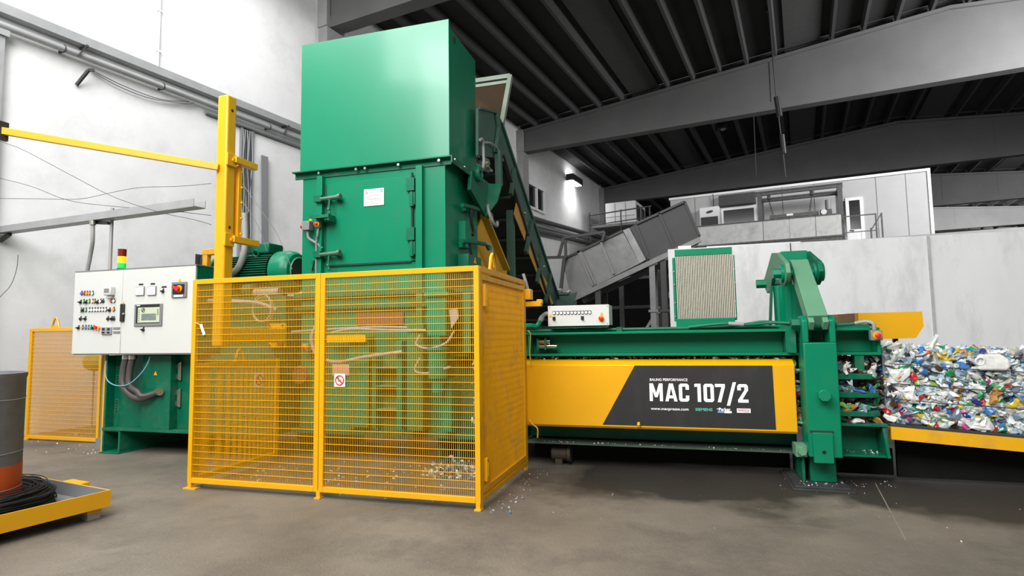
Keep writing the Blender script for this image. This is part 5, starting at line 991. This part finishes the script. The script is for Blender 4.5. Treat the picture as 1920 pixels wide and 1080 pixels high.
# lower hopper of the conveyor
hp = PY(1047, 553, 12.4); h2 = PY(1067, 553, 12.4)
g = G(); g.box(hp.x - 2.2, h2.x, 12.4, 12.46, .3, hp.z); g.box(h2.x - .04, h2.x, 12.46, 12.9, .3, hp.z); g.box(hp.x - 2.2, h2.x, 12.36, 12.5, hp.z, hp.z + .05); g.prism([(h2.x, 12.38, hp.z), (h2.x + .18, 12.38, hp.z + .05), (h2.x, 12.38, hp.z - .5)], (0, .03, 0)); obj('lower_hopper', g, GREEN_C, I)
for x in (hp.x - 2.1, h2.x - .1): g = G(); g.box(x - .05, x + .05, 12.42, 12.5, 0, .4); obj('leg', g, GREEN_C, I)
g = G()
for _ in range(150): crumple(g, (rg2.uniform(hp.x - 1.6, h2.x - .05), rg2.uniform(12.5, 12.85), hp.z + rg2.uniform(-.25, .18)), .09, rg2.choice((0, 1, 2, 3, 3, 4)), 1, 1, rg2)
tag(obj('bottle_heap', g, TRASH, smooth=False), 'heap of pale plastic bottles in the lower conveyor hopper by the chute mouth', 'plastic waste', kind='stuff')

# ================================================================== GREY CHUTE BEHIND
H = thing('sorting_chute', (-1.0, 13.6, 0), 'grey sheet metal inclined chute behind the press, left of the white bunker wall', 'chute')
YH = 13.0
def hp_(pix, y=YH): return [PY(*q, y) for q in pix]
def slab(name, pix, m, depth=1.2, y=YH, par=H): g = G(); g.prism(hp_(pix, y), (0, depth, 0)); return obj(name, g, m, par, bevel=0)
lw = slab('lower_casing', ((1058, 485), (1167, 433), (1199, 494), (1082, 553), (1069, 552), (1058, 505)), SHEET)
slab('joint_collar', ((1168, 432), (1180, 427), (1211, 487), (1199, 494)), mat('pale_sheet', S(146, 146, 146), .5, metal=.2, var=.3), 1.15, YH + .03)
up = slab('upper_casing', ((1181, 427), (1192, 420), (1284, 378), (1312, 443), (1214, 487)), SHEETD, 1.2, YH - .02)
def rib(par, a, b, m, y, w=.05): p, q = hp_((a, b), y); g = G(); g.bar(p, q, .05, w, up=(0, 1, 0)); return obj('rib', g, m, par)
for a, b in (((1084, 471), (1112, 536)), ((1126, 453), (1151, 514)), ((1088, 470), (1117, 534))): rib(lw, a, b, SHEET, YH - .02)
rib(lw, (1058, 485), (1167, 433), SHEETD, YH - .02)
for a, b in (((1236, 400), (1263, 463)), ((1192, 421), (1217, 485)), ((1284, 378), (1312, 443)), ((1192, 420), (1284, 378)), ((1217, 486), (1312, 443))): rib(up, a, b, SHEETD, YH - .05)
p, q = hp_(((1076, 560), (1313, 449)), YH - .05); g = G(); g.bar(p, q, .08, .11); g.bar(p + V((0, 1.25, 0)), q + V((0, 1.25, 0)), .08, .11); obj('under_rail', g, SHEET, H)
for px, py in ((1121, 540), (1222, 492), (1243, 484)):
    p = PY(px, py, YH)
    for dy in (0, 1.2): g = G(); g.box(p.x - .06, p.x + .06, YH - .04 + dy, YH + .06 + dy, 0, p.z - .04); g.box(p.x - .1, p.x + .1, YH - .07 + dy, YH + .09 + dy, 1.95, 2.0); obj('leg', g, SHEET if px == 1222 else SHEETD, H)
t = thing('portal_frame', PY(1057, 446, 12.7) * 1.0, 'grey angle iron portal frame over the chute mouth', 'frame')
g = G(); a, b, c_, d_ = [PY(*q, 12.8) for q in ((1057, 446), (1134, 435), (1048, 548), (1129, 452))]; g.bar(a, b, .06, .06); g.bar(b, d_, .05, .05); e_ = PY(1047, 484, 12.8); f_ = PY(1058, 482, 12.8); g.bar(a, e_, .06, .06); g.bar(f_ + V((-.9, 0, .02)), f_, .06, .06); g.bar(f_, PY(1051, 548, 12.8), .07, .07); g.bar(PY(1060, 450, 12.8), PY(1061, 484, 12.8), .06, .06); obj('frame', g, SHEETD, t)
t = thing('pipe_rack', (0, 16, 0), 'dark pipe rack with struts in the shade under the grey chute', 'rack')
for x in (-1.6, -.6, .4): g = G(); g.box(x - .06, x + .06, 16, 16.1, 0, 3.2); obj('post', g, RUST, t)
for z in (1.4, 2.2, 3.0): g = G(); g.bar((-2.6, 16.05, z), (.6, 16.05, z + .02), .08, .08); obj('rail', g, RUST, t)
g = G(); g.bar((-1.6, 16.0, .6), (-.6, 16.0, 2.2), .07, .07); g.bar((-.5, 15.9, 2.8), (-.1, 15.9, 2.0), .07, .07); obj('brace', g, STEEL, t)

# ================================================================== WIRE COIL STAND
SX0, SX1, SY0, SY1 = -7.0, -5.38, 1.45, 3.02
cx, cyy = -6.12, 2.32
t = thing('coil_stand', W(-6.2, 2.2, 0), 'low yellow tray stand at the lower left holding the drum and wire coil', 'stand')
g = G(); g.box(SX0, SX1, SY0, SY0 + .012, .09, .225); g.box(SX0, SX1, SY1 - .012, SY1, .09, .225); g.box(SX0, SX0 + .012, SY0, SY1, .09, .225); g.box(SX1 - .012, SX1, SY0, SY1, .09, .225); obj('rim', g, mat('stand_yellow', S(226, 166, 6), .45, var=.06), t, frame='b')
g = G(); i_ = .014; g.box(SX0 + i_, SX1 - i_, SY0 + i_, SY1 - i_, .09, .11); g.box(SX0 + .012, SX1 - .012, SY1 - .016, SY1 - .012, .1, .223); g.box(SX1 - .016, SX1 - .012, SY0 + .012, SY1 - .012, .1, .223); g.box(SX0 + .012, SX1 - .012, SY0 + .012, SY0 + .016, .1, .223); obj('tray', g, GREYP, t, frame='b')
for x in (SX0 + .12, SX1 - .1):
    for y in (SY0 + .1, SY1 - .1): g = G(); g.box(x - .05, x + .05, y - .05, y + .05, 0, .06); l_ = obj('leg', g, GREYV, t, frame='b'); g = G(); g.box(x - .055, x + .055, y - .055, y + .055, .05, .09); obj('leg_top', g, YEL, l_, frame='b')
g = G(); g.box(-6.75, -6.45, SY1 + .25, SY1 + .4, 0, .1); tag(obj('yellow_block', g, YEL_W, frame='b', bevel=.01), 'small yellow block on the floor behind the coil stand', 'block')
t = thing('coil_drum', W(cx, cyy, .11), 'tall grey drum with an orange lower band standing inside the wire coil', 'drum')
g = G(); g.lathe((cx, cyy, .5), (0, 0, 1), [(0, .345), (.7, .345), (.72, .352), (.745, .352), (.75, .34), (.7, .325), (.7, .01)], n=48); obj('shell', g, GREYD, t, frame='b')
g = G(); g.lathe((cx, cyy, .11), (0, 0, 1), [(0, .347), (.39, .347)], n=48); obj('orange_band', g, ORANGE, t, frame='b')
for z in (1.05, .62, .33): g = G(); g.torus((cx, cyy, z), (.05, .02, 1), .348, .0025, n=40, k=4); obj('binding_wire', g, GREYV, t, frame='b')
g = G(); rw = random.Random(2)
for k in range(150):
    a = rw.random() * 2 * pi; r = rw.uniform(.38, .58); hgt = .02 + .15 * sqrt(max(0, 1 - ((r - .47) / .14) ** 2)); z = .125 + rw.random() * hgt; tl = V((rw.uniform(-.07, .07), rw.uniform(-.07, .07), 1))
    g.torus((cx + rw.uniform(-.015, .015), cyy + rw.uniform(-.015, .015), z), tl, r, .0045, n=40, k=4)
g.lathe((cx, cyy, .115), (0, 0, 1), [(0, .37), (.0, .57), (.04, .57), (.1, .52), (.11, .44), (.06, .37)], n=40)
tag(obj('wire_coil', g, RUBBER, frame='b'), 'coil of black baling wire lying around the foot of the grey drum', 'wire coil')

# loose baling wires
for pix, y, lb in ((((0, 265), (45, 282), (140, 332), (215, 370), (300, 398), (360, 411), (396, 421)), 5.7, 'thin wire sagging from the left edge to the yellow mast, steepest of the loose wires'),
                   (((0, 334), (60, 350), (130, 376), (215, 387), (300, 393), (396, 404)), 5.9, 'thin wire curving below the steep one across the left wall'),
                   (((0, 372), (80, 373), (150, 373), (205, 362), (260, 352), (340, 349), (396, 344)), 6.0, 'thin wire bowing upward towards the mast across the left wall'),
                   (((34, 478), (31, 505), (20, 535), (0, 557)), 5.2, 'short thin wire hanging at the left edge in front of the wall')):
    g = G(); g.tube(spline([PY(*q, y) for q in pix]), .0035, n=5); tag(obj('baling_wire', g, DARKST), lb, 'wire')
for pix, y, lb in ((((450, 372), (472, 402), (490, 438), (500, 470)), 6.2, 'left of two thin wires running from the mast down past the motor eye bolt'),
                   (((455, 345), (490, 395), (520, 440), (548, 505)), 6.2, 'right of two thin wires slanting down across the motor cover')):
    g = G(); g.tube(spline([PY(*q, y) for q in pix]), .0035, n=5); tag(obj('baling_wire', g, GREYP), lb, 'wire')

g = G(); rp = random.Random(21)
for _ in range(170): crumple(g, (rp.uniform(-2.75, -1.82), rp.uniform(5.7, 6.32), abs(rp.gauss(0, .05)) + .01), .03 * rp.uniform(.5, 1.5), rp.choice((0, 0, 2, 3, 3, 4, 5, 12)), 1, 1, rp)
for _ in range(120): crumple(g, (rp.uniform(-2.4, -1.84), 6.44 + rp.uniform(-.05, .03), rp.choice((1.16, .98, .72, .52)) + rp.gauss(0, .04)), .035 * rp.uniform(.4, 1.3), rp.choice((0, 2, 2, 3, 3, 4, 12)), 1, 1, rp)
tag(obj('spilled_scraps', g, TRASH, smooth=False), 'plastic scraps spilled against the machine in the right corner of the safety cage', 'plastic waste', kind='stuff')
# litter on the floor
g = G(); rl = random.Random(9)
def scatter(n, x0, x1, y0, y1, s=.014, z=.0, f=None):
    for _ in range(n):
        x, y = rl.uniform(x0, x1), rl.uniform(y0, y1)
        if f and not f(x, y): continue
        crumple(g, (x, y, z + .004), s * rl.uniform(.4, 1.6), rl.choice((2, 2, 3, 3, 3, 0, 0, 4, 6, 15)), 1, 1, rl)
scatter(150, -4.7, -1.9, 4.95, 6.3, .014); scatter(70, -1.68, -1.45, 4.8, 6.4, .008); scatter(40, .85, 1.55, 6.0, 6.95, .0045); scatter(30, 1.0, 1.42, 6.18, 6.4, .007, .036)
scatter(40, -9.6, -7.6, 5.9, 6.6, .015); scatter(60, -3, 3, 4.6, 6.3, .005); scatter(60, -1.6, 1.0, 6.57, 6.61, .008, .28); scatter(24, 1.45, 1.78, 6.42, 6.6, .008, .31)
scatter(40, -9.6, -8.2, 6.7, 7.4, .02); scatter(24, 1.4, 1.9, 6.4, 6.7, .007)
tag(obj('litter', g, TRASH, smooth=False), 'small white and coloured plastic scraps scattered on the floor around the press', 'litter', kind='stuff')

# ================================================================== LIGHT, WORLD, CAMERA
def area(name, loc, target, sx, sy, e, col=(1, 1, 1)):
    l = D.lights.new(name, 'AREA'); l.shape = 'RECTANGLE'; l.size = sx; l.size_y = sy; l.energy = e; l.color = col
    o = D.objects.new(name, l); COL.objects.link(o); o.location = loc; d = V(target) - V(loc); o.rotation_euler = d.to_track_quat('-Z', 'Y').to_euler(); return o
area('hall_lamp_left', W(-8.3, 2.2, 9.6), (-7.5, 6, 1), 4, 5, 640)
area('fill_wall', W(-9, 8.5, 9.7), W(-10.6, 8.5, 4), 2, 2, 110)  # unseen fill added to brighten the left wall towards the pilaster
area('hall_lamp_middle', W(-3.5, -1.5, 9.6), (-1.0, 5, 0), 7, 4, 1050)
area('fill_front', W(-1, -5.5, 8.9), (1.5, 10, 2.0), 12, 4, 1800)  # front fill added behind the camera
area('fill_cabin', W(9, 19, 9.4), W(-.5, 27, 5), 4, 4, 1700)  # unseen light added to brighten the cabin
area('fill_bay', W(14, 38, 9.2), W(14, 48, 10.8), 8, 3, 900)  # added to brighten the roof bay behind the third beam
area('fill_right', W(7, 2, 9.4), W(1, 7, 0), 4, 4, 220)  # weak added fill for faces turned to the right
area('fill_far', W(14, 50, 9.0), W(14, 61, 10.6), 12, 3, 4000)  # added fill that lifts the far roof beams
sp_l = D.lights.new('flood', 'SPOT'); sp_l.energy = 300; sp_l.spot_size = radians(150); sp_l.spot_blend = 1; sp_l.shadow_soft_size = .35
so = D.objects.new('floodlight_beam', sp_l); COL.objects.link(so); so.location = W(XL + .7, 30.4, 9.9); so.rotation_euler = (V(W(XL + .1, 30.6, 6)) - so.location).to_track_quat('-Z', 'Y').to_euler()
w = D.worlds.new('daylight'); bpy.context.scene.world = w; w.use_nodes = True
bg = w.node_tree.nodes['Background']; bg.inputs[0].default_value = (1, 1, 1, 1); bg.inputs[1].default_value = .2

cam = D.cameras.new('camera'); co = D.objects.new('camera', cam); COL.objects.link(co)
cam.sensor_width = 36; cam.sensor_fit = 'HORIZONTAL'; cam.lens = F * 36 / 1920; cam.clip_end = 300; cam.clip_start = .05
co.matrix_world = Matrix(((R[0][0], -R[1][0], -R[2][0], CAM.x), (R[0][1], -R[1][1], -R[2][1], CAM.y), (R[0][2], -R[1][2], -R[2][2], CAM.z), (0, 0, 0, 1)))
sc = bpy.context.scene; sc.camera = co
sc.view_settings.view_transform = 'Standard'; sc.view_settings.look = 'None'; sc.view_settings.exposure = -.18; sc.view_settings.gamma = 1; sc.view_settings.use_curve_mapping = False
sc.cycles.use_denoising = True; sc.cycles.max_bounces = 8; sc.cycles.transparent_max_bounces = 12
for o in sc.objects:
    if '_w' in o: del o['_w']
